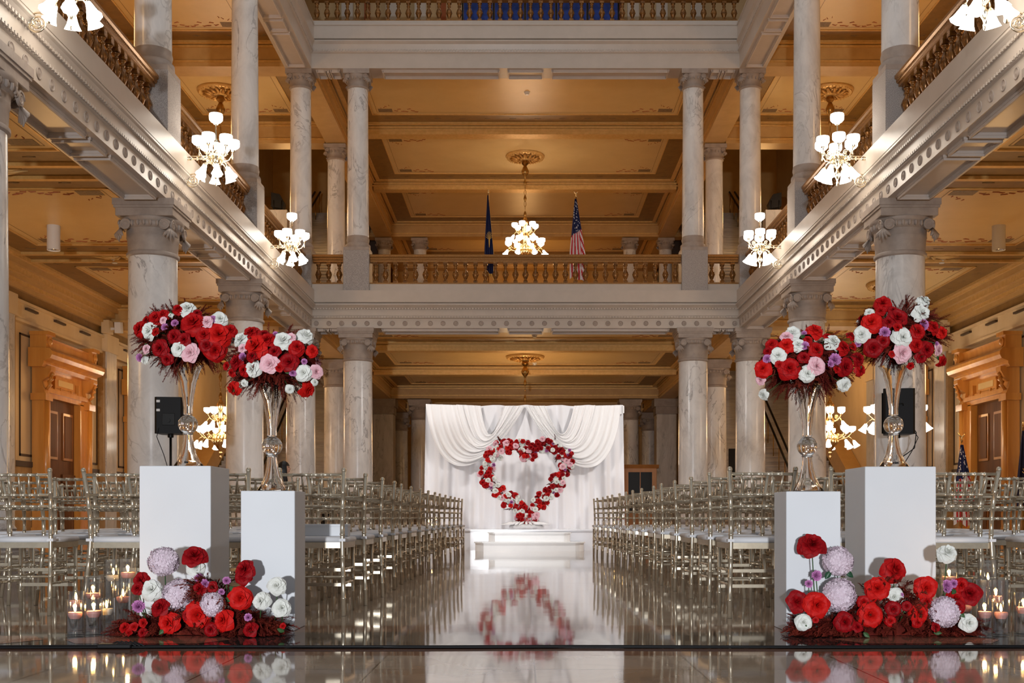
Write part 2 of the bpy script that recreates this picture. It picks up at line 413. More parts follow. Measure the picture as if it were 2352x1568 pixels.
# beams behind the atrium (ochre and stone): hall sides, aisle cross beams, far colonnade
def plainbeam(x0, x1, y0, y1, z0, z1, m=M_tan, lip=True, lm=M_gold):
    mb = MB(); mb.box(x0, x1, y0, y1, z0, z1)
    if lip:
        for e, z in ((.035, z0+.10), (.06, z1-.16), (.10, z1-.08)):
            mb.box(x0-e, x1+e, y0-e, y1+e, z, z+.05, 1)
    return trim(mb, [m, lm])
for sx in (-1, 1):
    for z0, z1 in ((Z1, C1), (Z2, C2)):
        plainbeam(sx*XC-.32, sx*XC+.32, 29.88, 53.4, z0+.02, z1)
        plainbeam(min(sx*(XC+.36), sx*XW), max(sx*(XC+.36), sx*XW), 29.2, 29.86, z0+.05, z1+.03, M_tan)
        plainbeam(min(sx*(XC+.36), sx*XW), max(sx*(XC+.36), sx*XW), 35.1, 35.7, z0+.02, z1+.03, M_tan)
for z0, z1 in ((5.8, C1), (12.52, C2)):
    for y in BY[4:6]: plainbeam(-XC+.36, XC-.36, y-.22, y+.22, z0, z1, M_gold)
for z0, z1 in ((Z1, C1), (Z2, C2)):
    plainbeam(-XW, XW, 46.9, 47.5, z0+.05, z1+.02)
    plainbeam(-XC+.36, XC-.36, 52.8, 53.4, z0+.05, z1+.02)

# ------------------------------------------------------------------ ceilings with painted coffers
CN = [0]
def coffer(mb, x0, x1, y0, y1, z, b=.42, orn=True):
    # mats: 0 cream,1 brown,2 gold,3 dark ornament,4 flourish
    t = .014
    for (a,b_,c,d) in ((x0,x1,y0,y0+b),(x0,x1,y1-b,y1),(x0,x0+b,y0+b,y1-b),(x1-b,x1,y0+b,y1-b)):
        mb.box(a,b_,c,d,z-t,z-.001,1)
    g = .035; i = b
    for (a,b_,c,d) in ((x0+i,x1-i,y0+i,y0+i+g),(x0+i,x1-i,y1-i-g,y1-i),(x0+i,x0+i+g,y0+i,y1-i),(x1-i-g,x1-i,y0+i,y1-i)):
        e = .0008 if d-c > .05 else 0; mb.box(a,b_,c,d,z-.03+e,z-.002,2)
    i = b+.16; g = .012
    for (a,b_,c,d) in ((x0+i,x1-i,y0+i,y0+i+g),(x0+i,x1-i,y1-i-g,y1-i),(x0+i,x0+i+g,y0+i,y1-i),(x1-i-g,x1-i,y0+i,y1-i)):
        mb.box(a,b_,c,d,z-.004+(.0008 if d-c > .05 else 0),z-.001,1)
    for (a,b_,c,d) in ((x0,x1,y0-.02,y0+.10),(x0,x1,y1-.10,y1+.02),(x0-.02,x0+.10,y0,y1),(x1-.10,x1+.02,y0,y1)):
        mb.box(a,b_,c,d,z-.07+(.0008 if d-c > .2 else 0),z-.0155,2)
    if orn:
        for qx, sx in ((x0+b+.22, 1), (x1-b-.22, -1)):
            for qy, sy in ((y0+b+.20, 1), (y1-b-.20, -1)):
                mb.box(qx, qx+sx*.42, *sorted((qy, qy+sy*.26)), z-.005, z-.001, 3)
                for k in range(7):
                    aa = k*.33
                    px = qx+sx*(.48+.10*k); py = qy+sy*(.13+.10*sin(k*1.9))
                    mb.tube([(px,py,z-.003),(px+sx*.09,py+.05*cos(k*2.3),z-.003),(px+sx*.12,py+.09*sin(k*3.1),z-.003)], [.012,.018,.004], 4, 4)
                    if k < 4:
                        px = qx+sx*(.1+.09*k); py = qy+sy*(.30+.07*k)
                        mb.tube([(px,py,z-.003),(px+.06*sin(k*2),py+sy*.08,z-.003)], [.014,.005], 4, 4)
    n = max(2, int((x1-x0)/.75))
    for k in range(n):
        for yy in (y0+b*.55, y1-b*.55):
            x = x0+(k+.5)*(x1-x0)/n
            mb.lathe([(.05,-.018),(.001,-.02)], 6, c=(x,yy,z), mi=3, cap=False)
            mb.tube([(x-.1,yy,z-.017),(x+.1,yy,z-.017)], [.008,.008], 4, 3)
    n = max(2, int((y1-y0)/.75))
    for k in range(n):
        for xx in (x0+b*.55, x1-b*.55):
            y = y0+(k+.5)*(y1-y0)/n
            mb.lathe([(.05,-.018),(.001,-.02)], 6, c=(xx,y,z), mi=3, cap=False)
CM = [M_cream, M_brown, M_gold, M_orn, M_red_orn, M_tan]
def ceiling(x0, x1, y0, y1, z, coffers, b=.66):
    mb = MB(); mb.box(x0, x1, y0, y1, z, z+.25)
    for c in coffers: coffer(mb, *c, z, b)
    o = mb.build('ceiling' if not CN[0] else 'ceiling.%03d' % CN[0], CM); CN[0] += 1
    return struct(o)
for z in (C1, C2):
    for sx in (-1, 1):
        xa, xb = sorted((sx*(XC+.40), sx*(XW-.45)))
        cof = []
        edges = [6.0, BY[0], BY[1], BY[2], 29.2]
        for k in range(4): cof.append((xa, xb, edges[k]+(.30 if k else 0), edges[k+1]-(.30 if k < 3 else .1)))
        cof.append((xa, xb, 29.95, 35.05))
        x0, x1 = sorted((sx*(XC+.3), sx*(XW+.3)))
        ceiling(x0, x1, 6.0, 35.7, z, cof)
    ceiling(-XC-.3, XC+.3, 29.8, 53.5, z, [(-XC+.5, XC-.5, 30.0, 35.1), (-XC+.5, XC-.5, 35.7, 41.0), (-XC+.5, XC-.5, 41.6, 46.8), (-XC+.5, XC-.5, 47.6, 52.7)], .72)
# plaster reliefs on the flat bands between the aisle coffers
mb = MB()
for sx in (-1, 1):
    for y in BY[:3]:
        for z in (C1, C2):
            c = sx*8.45; mb.box(*sorted((sx*(XC+.4), sx*(XW-.45))), y-.29, y+.29, z-.012, z-.002, 0)
            for k in range(10):
                a = k*2*pi/10
                mb.tube([(c+.08*cos(a), y+.05*sin(a), z-.02), (c+.35*cos(a), y+.12*sin(a), z-.035), (c+.62*cos(a+.2), y+.17*sin(a+.2), z-.015)], [.02,.04,.01], 5, 1)
trim(mb, [M_brown, M_cream])
# floor slabs of the galleries (edges and walking surface)
mb = MB()
for sx in (-1, 1):
    for zt in (FL2, FL3):
        x0, x1 = sorted((sx*(XC-.2), sx*(XW+.3))); mb.box(x0, x1, 6.0, 35.7, zt-.12, zt)
for zt in (FL2, FL3): mb.box(-XC-.3, XC+.3, 29.5, 53.5, zt-.12, zt)
struct(mb.build('floor.001', M_tan))

# ------------------------------------------------------------------ walls
def wallbox(name, x0, x1, y0, y1, z0, z1, m):
    mb = MB(); mb.box(x0, x1, y0, y1, z0, z1); return struct(mb.build(name, m))
def side_wall(name, sx):
    mb = MB()
    x0, x1 = sorted((sx*XW, sx*(XW+.3)))
    mb.box(x0, x1, 6, 60, 0, 18, 0)
    f = lambda d, y0, y1, z0, z1, mi: mb.box(*sorted((sx*(XW-d), sx*(XW+.01))), y0, y1, z0, z1, mi)
    f(.03, 6, 35.4, 0, 1.72, 2); f(.06, 6, 35.4, 1.72, 1.84, 3); f(.05, 6, 35.4, .0, .3, 3)
    # frieze, cornice and slotted cream band, both storeys
    for o, top in ((0, C1), (FL2+.32, C2)):
        f(.10, 6, 35.4, 4.86+o*1.0 if o == 0 else top-1.22, 5.22+o if o == 0 else top-.86, 0)
        zb = 4.86 if o == 0 else top-1.22
        f(.16, 6, 35.4, zb+.34, zb+.40, 0); f(.14, 6, 35.4, zb-.06, zb, 0)
        f(.05, 6, 35.4, zb+.43, zb+.62, 5); f(.07, 6, 35.4, zb+.40, zb+.44, 3)
        for k, (d, h) in enumerate(((.12,.60),(.18,.50),(.22,.42),(.32,.34),(.40,.22),(.46,.10))):
            f(d, 6, 35.4, top-h, top-.0, (4, 1, 4, 1, 4, 1)[k])
        y = 6.4
        while y < 35:
            f(.165, y, y+.55, zb+.235, zb+.28, 3); y += 1.5
    # cream panels between pilasters
    for k in range(5):
        ya, yb = ([6.0]+BY[:5])[k]+.75, BY[k]-.75 if k < 5 else 0
        for (p0, p1) in ((ya, ya+.95), (yb-.95, yb)):
            f(.02, p0, p0+.04, 1.95, 4.6, 3); f(.02, p1-.04, p1, 1.95, 4.6, 3); f(.02, p0, p1, 4.56, 4.6, 3); f(.02, p0, p1, 1.95, 2.0, 3)
    # marble pilasters
    for y in BY[:5]:
        f(.16, y-.72, y+.22, 0, 4.86, 2); f(.20, y-.60, y+.10, 0, 4.86, 6); f(.24, y-.66, y+.16, 4.86, 5.30, 0)
        f(.22, y-.66, y+.16, 0, .35, 6)
    return struct(mb.build(name, [M_wallc, M_gold, M_dado, M_darkb, M_tan, M_brown, M_marble2]))
side_wall('wall_left', -1); side_wall('wall_right', 1)
wallbox('wall_back', -XW, XW, 58, 58.3, 0, 17, M_ochre)
wallbox('wall_stair_left', -XW, -XC-.4, 49.0, 49.3, 0, 18, M_ochre)
wallbox('wall_stair_right', XC+.4, XW, 49.0, 49.3, 0, 18, M_ochre)
wallbox('wall_hall', -XC-.4, XC+.4, 53.6, 53.8, FL2, FL3, M_ochre)
# dark lower hall beyond the far colonnade
wallbox('wall_far_left', -XW, -XC, 53.2, 53.5, 0, 5.5, M_dado); wallbox('wall_far_right', XC, XW, 53.2, 53.5, 0, 5.5, M_dado)
# top storey behind the highest balustrade: marble wall, pale doors, blue display panels
mb = MB(); mb.box(-XW, XW, 35.8, 36, FL3, 17, 0)
for x in (-5.6, -4.2, -3.3, 3.4, 4.3, 5.4): mb.box(x-.18, x+.18, 35.6, 35.8, FL3, 17, 1)
for x in (-5.0, -2.6, 2.9): mb.box(x-.06, x+.1, 35.6, 35.8, FL3, 17, 2)
struct(mb.build('wall_top_storey', [M_wallc, M_whitep, M_red_orn]))
mb = MB(); mb.box(-XW-.3, XW+.3, 29.9, 60.3, 17.0, 17.3); struct(mb.build('ceiling.010', M_cream))
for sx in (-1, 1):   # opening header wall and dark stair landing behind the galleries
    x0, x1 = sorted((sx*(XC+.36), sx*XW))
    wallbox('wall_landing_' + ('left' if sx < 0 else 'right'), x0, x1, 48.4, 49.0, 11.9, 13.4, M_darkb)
# ------------------------------------------------------------------ columns
def leafy(mb, M, s=1, mi=0):
    # hanging acanthus sprig under a volute
    for k in range(-2, 3):
        mb.tube([(0,0,0),(k*.035*s,-.03*s,-.08*s),(k*.05*s,-.02*s,-.17*s+abs(k)*.03*s)], [.012*s,.026*s,.006*s], 5, mi, M)
def volute(mb, M, r=.085, t=.05, mi=0):
    pts = []; rs = []
    for k in range(26):
        a = k*.5; q = r*(1-k/27.0); pts.append((q*cos(a), 0, q*sin(a))); rs.append(.018*(1-k/40))
    mb.tube(pts, rs, 6, mi, M)
    mb.lathe([(r*.95,-t/2),(r*.95,t/2-.02)], 16, M=M @ Matrix.Rotation(pi/2, 4, 'X'), mi=mi)
def lower_column():
    t = thing('marble_column', 'x', 'column')
    mb = MB(); mb.rbox(-.52,.52,-.52,.52,0,.28,.02); mb.lathe([(.50,.28),(.53,.33),(.50,.40),(.44,.43),(.44,.46),(.46,.50),(.43,.54),(.40,.56)], 40)
    mb.build('base', M_granite, t)
    mb = MB(); mb.lathe([(.40,.56),(.385,.62),(.385,1.8),(.378,3.2),(.368,4.72)], 40, cap=False); mb.build('shaft', M_marble, t)
    mb = MB(); mb.lathe([(.37,4.66),(.40,4.68),(.40,4.72),(.375,4.74),(.385,4.92),(.40,4.97),(.395,4.98),(.40,5.08),(.43,5.10),(.45,5.14),(.44,5.17),(.47,5.2),(.47,5.24)], 40)
    for k in range(28):     # egg and dart ring
        a = 2*pi*k/28; M = Matrix.Translation((.445*cos(a), .445*sin(a), 5.135)) @ Matrix.Rotation(a, 4, 'Z')
        mb.lathe([(.001,-.045),(.022,-.03),(.03,0),(.026,.035),(.001,.04)], 6, M=M)
    c = mb.build('capital', M_cap, t)
    for k in range(4):
        a = pi/4+k*pi/2; mb = MB()
        for s2 in (-1, 1):
            M = Matrix.Rotation(a, 4, 'Z') @ Matrix.Translation((.50, s2*.075, 5.12)) @ Matrix.Rotation(pi/2+s2*.75, 4, 'Z')
            volute(mb, M, .085)
        leafy(mb, Matrix.Rotation(a+pi/2, 4, 'Z') @ Matrix.Translation((0, -.53, 5.06)), 1.25)
        mb.build('volute', M_cap, c)
    mb = MB(); mb.rbox(-.44,.44,-.44,.44,5.24,5.42,.008); mb.box(-.46,.46,-.46,.46,5.36,5.40); mb.box(-.475,.475,-.475,.475,5.40,5.50)
    mb.build('abacus', M_cap, t); return t
def upper_column():
    t = thing('gallery_column', 'x', 'column')
    mb = MB(); mb.rbox(-.335,.335,-.335,.335,6.46,7.52,.008); mb.build('pedestal', M_granite, t)
    mb = MB(); mb.box(-.33,.33,-.33,.33,7.52,7.60); mb.lathe([(.32,7.60),(.33,7.64),(.325,7.70),(.28,7.75),(.30,7.84),(.285,7.90),(.285,7.92)], 36); mb.build('base', M_cap, t)
    mb = MB(); mb.lathe([(.285,7.92),(.278,9.2),(.262,11.8)], 36, cap=False); mb.build('shaft', M_marble, t)
    mb = MB(); mb.lathe([(.265,11.74),(.29,11.76),(.29,11.79),(.27,11.81),(.275,11.94),(.31,11.98),(.34,12.04),(.34,12.08)], 36)
    for k in range(20):
        a = 2*pi*k/20; M = Matrix.Translation((.32*cos(a), .32*sin(a), 12.0)) @ Matrix.Rotation(a, 4, 'Z')
        mb.lathe([(.001,-.07),(.022,-.05),(.024,0),(.001,.04)], 5, M=M)
    c = mb.build('capital', M_cap, t)
    for k in range(4):
        a = pi/4+k*pi/2; mb = MB()
        for s2 in (-1, 1): volute(mb, Matrix.Rotation(a, 4, 'Z') @ Matrix.Translation((.37, s2*.05, 12.02)) @ Matrix.Rotation(pi/2+s2*.75, 4, 'Z'), .06)
        leafy(mb, Matrix.Rotation(a+pi/2, 4, 'Z') @ Matrix.Translation((0, -.38, 12.0)), 1.0)
        mb.build('volute', M_cap, c)
    mb = MB(); mb.box(-.34,.34,-.34,.34,12.08,12.2); mb.build('abacus', M_cap, t); return t
lc = lower_column(); reg(lc); uc = upper_column(); reg(uc)
used = {'l': False, 'u': False}
def put(kind, x, y, label, group=None, dz=0, rz=0):
    pr = lc if kind == 'l' else uc
    if not used[kind]: used[kind] = True; pr.location = (x, y, dz); pr['label'] = label; o = pr
    else: o = dup(pr, (x, y, dz), 0, label)
    if group: o['group'] = group
    return o
ordn = ['nearest', 'second nearest', 'third nearest', 'corner']
for sx, nm in ((-1, 'left'), (1, 'right')):
    for k in range(4):
        lb = ('%s ground floor marble column in the %s row of the aisle' % (ordn[k], nm)) if k < 3 else 'ground floor marble column at the %s corner of the far balcony' % nm
        put('l', sx*XC, BY[k], lb, 'ground floor atrium columns')
        lb = ('%s upper gallery marble column above the %s row' % (ordn[k], nm)) if k < 3 else 'upper marble column at the %s corner of the far balcony' % nm
        put('u', sx*XC, BY[k], lb, 'upper gallery columns')
    put('l', sx*XI, BY[3], 'ground floor marble column under the far balcony, %s of the backdrop' % nm, 'ground floor atrium columns')
    put('u', sx*XI, BY[3], 'upper marble column dividing the far balcony railing on the %s' % nm, 'upper gallery columns')
    put('l', sx*(XC+.05), BY[4], 'ground floor column standing just behind the %s end of the balcony' % nm, 'hall columns')
    put('u', sx*(XC+.05), BY[4], 'upper column standing just behind the %s end of the balcony railing' % nm, 'upper hall columns')
    put('l', sx*XI, BY[6], 'inner shadowed column at the far end of the lower hall, %s' % nm, 'far hall columns')
    put('u', sx*XI, BY[6], 'inner column at the far end of the upper hall, %s' % nm, 'far upper hall columns')
    put('l', sx*XC, BY[7], 'most distant lower column, warmly lit, seen past the hall end on the %s' % nm, 'far hall columns')
    put('u', sx*XC, BY[6], 'outer column at the far end of the upper hall, %s' % nm, 'far upper hall columns')
    # square marble pier at the end of the lower hall
    t = thing('marble_pier', 'square grey marble pier at the far end of the lower hall, %s side' % nm, 'pier', (sx*XC, BY[6], 0))
    mb = MB(); mb.rbox(-.42,.42,-.42,.42,.3,4.9,.02); mb.build('shaft', M_marble2, t)
    mb = MB(); mb.box(-.48,.48,-.48,.48,0,.3); mb.build('base', M_granite, t)
    mb = MB(); mb.box(-.45,.45,-.45,.45,4.9,5.2); mb.box(-.52,.52,-.52,.52,5.2,5.52); mb.build('capital', M_cap, t)

# ------------------------------------------------------------------ balustrades
bal_prof = [(.045,.0),(.052,.012),(.034,.03),(.03,.045),(.05,.08),(.072,.15),(.074,.20),(.058,.26),(.036,.31),(.030,.345),(.046,.36),(.046,.375),(.034,.39),(.04,.42),(.054,.435),(.054,.45),(.038,.46)]
mb = MB()
mb.lathe(bal_prof, 14, c=(0,0,.07)); mb.box(-.055,.055,-.055,.055,0,.07); mb.box(-.055,.055,-.055,.055,.53,.60)
for k in range(10):
    a = 2*pi*k/10; mb.tube([(.046*cos(a),.046*sin(a),.155),(.078*cos(a),.078*sin(a),.25),(.06*cos(a),.06*sin(a),.33)], [.003,.007,.003], 4)
ME_BAL = mb.mesh('baluster', M_baluster)
def balustrade(p0, p1, z, label, pitch=.262, group='balcony balustrades'):
    p0 = Vector((p0[0], p0[1], 0)); p1 = Vector((p1[0], p1[1], 0)); d = p1-p0; Ln = d.length
    t = thing('balustrade', label, 'balustrade', (p0.x, p0.y, z), math.atan2(d.y, d.x), group)
    mb = MB()
    mb.prism([(-.11,.63),(-.12,.645),(-.12,.685),(-.15,.71),(-.15,.75),(-.13,.77),(.13,.77),(.15,.75),(.15,.71),(.12,.685),(.12,.645),(.11,.63)], 0, Ln, lambda u,v,q: (q,u,v))
    n = int(Ln/.05)
    for s2 in (-1, 1):
        for k in range(n): mb.box((k+.2)*Ln/n, (k+.8)*Ln/n, s2*.118, s2*.13, .65, .68)
    mb.build('handrail', M_rail, t)
    mb = MB(); mb.box(0, Ln, -.11, .11, 0, .045); mb.box(0, Ln, -.13, .13, 0, .02)
    for k in range(n): mb.box((k+.25)*Ln/n, (k+.75)*Ln/n, -.125, .125, .022, .036)
    mb.box(0, Ln, -.09, .09, .582, .63); mb.build('base_rail', M_rail, t)
    n = max(2, round(Ln/pitch))
    for k in range(n): link('baluster', ME_BAL, t, ((k+.5)*Ln/n, 0, .045), scale=(1,1,.897))
    return t
zb1, zb3 = 6.66, 13.46
for sx, nm in ((-1, 'left'), (1, 'right')):
    xr = sx*(XC-.05)
    ys = [7.5]+BY[:4]
    for k in range(4):
        a, b_ = ys[k]+(.34 if k else 0), ys[k+1]-.34
        balustrade((xr, a), (xr, b_), zb1, 'bronze balustrade along the %s balcony, %s bay' % (nm, ['nearest','second nearest','third','farthest'][k]))
    a, b_ = sorted((sx*(XC-.34), sx*(XI+.34)))
    balustrade((a, 29.45), (b_, 29.45), zb1, 'short bronze balustrade at the %s end of the far balcony' % nm)
balustrade((-XI+.34, 29.45), (XI-.34, 29.45), zb1, 'long bronze balustrade across the middle of the far balcony')
balustrade((-XC+.3, 29.45), (XC-.3, 29.45), zb3, 'bronze balustrade of the top storey at the upper edge')
t = thing('display_screen', 'row of blue fabric panels behind the topmost balustrade', 'display screen', (0.4, 31.2, FL3))
for k in range(5):
    mb = MB(); mb.box(-2.1+k*.86, -2.1+k*.86+.80, -.03, .03, .15, 2.1); mb.build('fabric_panel', M_blue, t)
mb = MB()
for k in range(6): mb.tube([(-2.13+k*.86,0,0),(-2.13+k*.86,0,2.12)], .025, 6)
mb.build('frame', M_blackm, t)

# ------------------------------------------------------------------ stairs behind the galleries
for sx, nm in ((-1, 'left'), (1, 'right')):
    for z0, y0, lvl, n in ((0, 34.6, 'lower', 38), (FL2, 35.9, 'upper', 40)):
        t = thing('marble_staircase', '%s flight of grey marble stairs behind the columns on the %s' % (lvl, nm), 'staircase')
        xa, xb = sorted((sx*6.35, sx*10.35)); mb = MB()
        for k in range(n):
            mb.box(xa, xb, y0+k*.285, y0+n*.285 if k == n-1 else y0+(k+1)*.285+.02, z0+max(0, k*.17-.25), z0+(k+1)*.17)
            mb.box(xa, xb, y0+k*.285-.025, y0+k*.285+.02, z0+(k+1)*.17-.035, z0+(k+1)*.17+.002)
        mb.build('steps', M_tread, t)
        mb = MB(); x0, x1 = sorted((sx*10.35, sx*10.88)); e = n*.285
        mb.add([(x0,y0-.6,z0-.0),(x1,y0-.6,z0),(x1,y0+e,z0+n*.17),(x0,y0+e,z0+n*.17),(x0,y0-.6,z0+.75),(x1,y0-.6,z0+.75),(x1,y0+e,z0+n*.17+.75),(x0,y0+e,z0+n*.17+.75)],
               [(3,2,1,0),(4,5,6,7),(0,1,5,4),(1,2,6,5),(2,3,7,6),(3,0,4,7)])
        mb.build('stringer', M_tan, t)
        mb = MB(); hx = sx*8.55
        for dx in (0, .22): mb.tube([(hx+sx*dx,y0,z0+.95),(hx+sx*dx,y0+e,z0+n*.17+.95)], .04, 8)
        mb.build('handrail', M_blackm, t)
        mb = MB()
        for k in range(0, n, 3): mb.tube([(hx,y0+k*.285+.1,z0+k*.17+.17),(hx,y0+k*.285+.1,z0+k*.17+1.0)], .015, 6)
        mb.build('balusters', M_brassd, t)['kind'] = 'stuff'
for sx, nm in ((-1, 'left'), (1, 'right')):   # stone newel blocks on the upper gallery
    t = thing('newel_post', 'pale stone newel block at the foot of the upper %s stairs' % nm, 'newel post', (sx*8.0, 34.2, FL2))
    mb = MB(); mb.box(-.28,.28,-.28,.28,0,1.5); mb.box(-.34,.34,-.34,.34,1.5,1.62); mb.add([(-.3,-.3,1.62),(.3,-.3,1.62),(.3,.3,1.62),(-.3,.3,1.62),(0,0,1.95)], [(0,1,4),(1,2,4),(2,3,4),(3,0,4)]); mb.build('block', M_marble2, t)

# ------------------------------------------------------------------ doors in the side walls
def door(sx, yc, n):
    # built facing +X at x=0 against the wall; Y along wall
    t = bpy.data.objects.new('door_%d' % n, None); COL.objects.link(t); t['kind'] = 'structure'
    t.location = (sx*(XW-.04), yc, 0); t.rotation_euler = (0,0, 0 if sx < 0 else pi)
    mb = MB()
    mb.box(-.02,.05,-.84,.84,0,3.3)
    for y0, y1 in ((-.84,-.02),(.02,.84)):
        for z0, z1 in ((.25,1.05),(1.95,3.05)):
            mb.box(.05,.075,y0+.14,y1-.14,z0,z1,1); mb.box(.075,.09,y0+.20,y1-.20,z0+.06,z1-.06)
        mb.box(.05,.10,y0+.05,y1-.05,1.42,1.62); mb.box(.05,.13,y0+.10,y1-.10,1.30,1.42)
    mb.build('door_leaf', [M_oakd, M_case], t)
    mb = MB(); mb.lathe([(.03,0),(.035,.03),(.001,.06)], 12, M=Matrix.Translation((.09,-.1,1.1)) @ Matrix.Rotation(pi/2, 4, 'Y')); mb.build('door_handle', M_brass, t)
    for s2 in (-1, 1):
        mb = MB(); mb.box(0,.20,*sorted((s2*.86, s2*1.12)),0,3.32); mb.box(0,.26,*sorted((s2*1.12, s2*1.36)),0,3.35)
        mb.box(0,.30,*sorted((s2*1.08, s2*1.42)),0,.4); mb.tube([(.26,s2*1.24,.4),(.26,s2*1.24,3.3)], .075, 12); mb.box(0,.34,*sorted((s2*1.06, s2*1.44)),3.2,3.35)
        mb.build('jamb', M_oak, t)
        mb = MB()
        mb.prism([(0,3.35),(.30,3.35),(.24,3.5),(.22,3.62),(.34,3.72),(.42,3.86),(.42,3.95),(0,3.95)], s2*1.12, s2*1.36, lambda u,v,q: (u,q,v))
        for k in range(3): mb.tube([(.27+.05*k,s2*1.24,3.45+.14*k),(.36+.03*k,s2*1.24,3.55+.12*k),(.30+.04*k,s2*1.24,3.64+.1*k)], [.03,.05,.02], 6)
        mb.build('bracket', M_oak, t)
        mb = MB(); mb.box(0,.36,*sorted((s2*1.16, s2*1.46)),4.30,4.66); mb.box(0,.42,*sorted((s2*1.12, s2*1.50)),4.62,4.70)
        mb.lathe([(.11,0),(.11,.03),(.07,.03),(.05,.06),(.001,.07)], 16, M=Matrix.Translation((.36,s2*1.31,4.48)) @ Matrix.Rotation(pi/2, 4, 'Y'))
        mb.build('scroll_block', M_oak, t)
    mb = MB(); mb.box(0,.20,-1.12,1.12,3.30,3.46); mb.box(0,.27,-1.14,1.14,3.40,3.50); mb.box(0,.14,-1.1,1.1,3.46,3.92)
    mb.box(.14,.19,-.55,.55,3.56,3.82); mb.box(.14,.20,-1.0,1.0,3.52,3.55)
    for s2 in (-1, 1): mb.box(.14,.24,s2*.68-.03,s2*.68+.03,3.5,3.75); mb.box(.14,.22,s2*.3-.03,s2*.3+.03,3.48,3.58)
    mb.build('lintel', M_oak, t)
    mb = MB(); mb.box(.19,.20,-.42,.42,3.62,3.76); mb.build('name_plate', M_cream, t)
    mb = MB(); mb.prism([(0,3.92),(.30,3.92),(.34,4.0),(.34,4.04),(.48,4.10),(.52,4.18),(.52,4.26),(.46,4.32),(0,4.34)], -1.56, 1.56, lambda u,v,q: (u,q,v)); mb.build('cornice', M_oak, t)
    mb = MB(); mb.prism([(0,4.34),(.22,4.34),(.24,4.55),(.28,4.6),(0,4.62)], -1.16, 1.16, lambda u,v,q: (u,q,v)); mb.build('pediment', M_oak, t)
    return t
n = 1
for sx in (-1, 1):
    for yc in (26.25, 32.0): door(sx, yc, n); n += 1
# ------------------------------------------------------------------ lamps
def bowl_mesh(r=.085, h=.13):
    mb = MB(); mb.lathe([(.30*r,-.02),(.42*r,0),(.72*r,.12*h),(.98*r,.35*h),(1.0*r,.8*h),(.96*r,h),(.90*r,h),(.93*r,.8*h),(.91*r,.38*h),(.66*r,.17*h),(.2*r,.06*h)], 20, cap=False)
    return mb.mesh('shade', M_shade)
def tulip_mesh(r=.085, h=.16):
    mb = MB()
    wob = lambda a, z: .10*max(0, -z/h-.55)*cos(a*8)
    mb.lathe([(.35*r,0),(.40*r,-.06*h),(.55*r,-.35*h),(.75*r,-.7*h),(1.05*r,-1.0*h),(1.0*r,-1.0*h),(.70*r,-.68*h),(.50*r,-.35*h),(.3*r,-.1*h)], 32, cap=False, wob=wob)
    return mb.mesh('shade', M_shade)
ME_BOWL = bowl_mesh(.103, .135); ME_TUL = tulip_mesh(.084, .185)
def scroll(mb, M, r0, turns, wire, mi=0, n=40):
    pts = [(r0*(1-k/(n*1.12))*cos(turns*2*pi*k/n), 0, r0*(1-k/(n*1.12))*sin(turns*2*pi*k/n)) for k in range(n)]
    mb.tube(pts, wire, 6, mi, M)
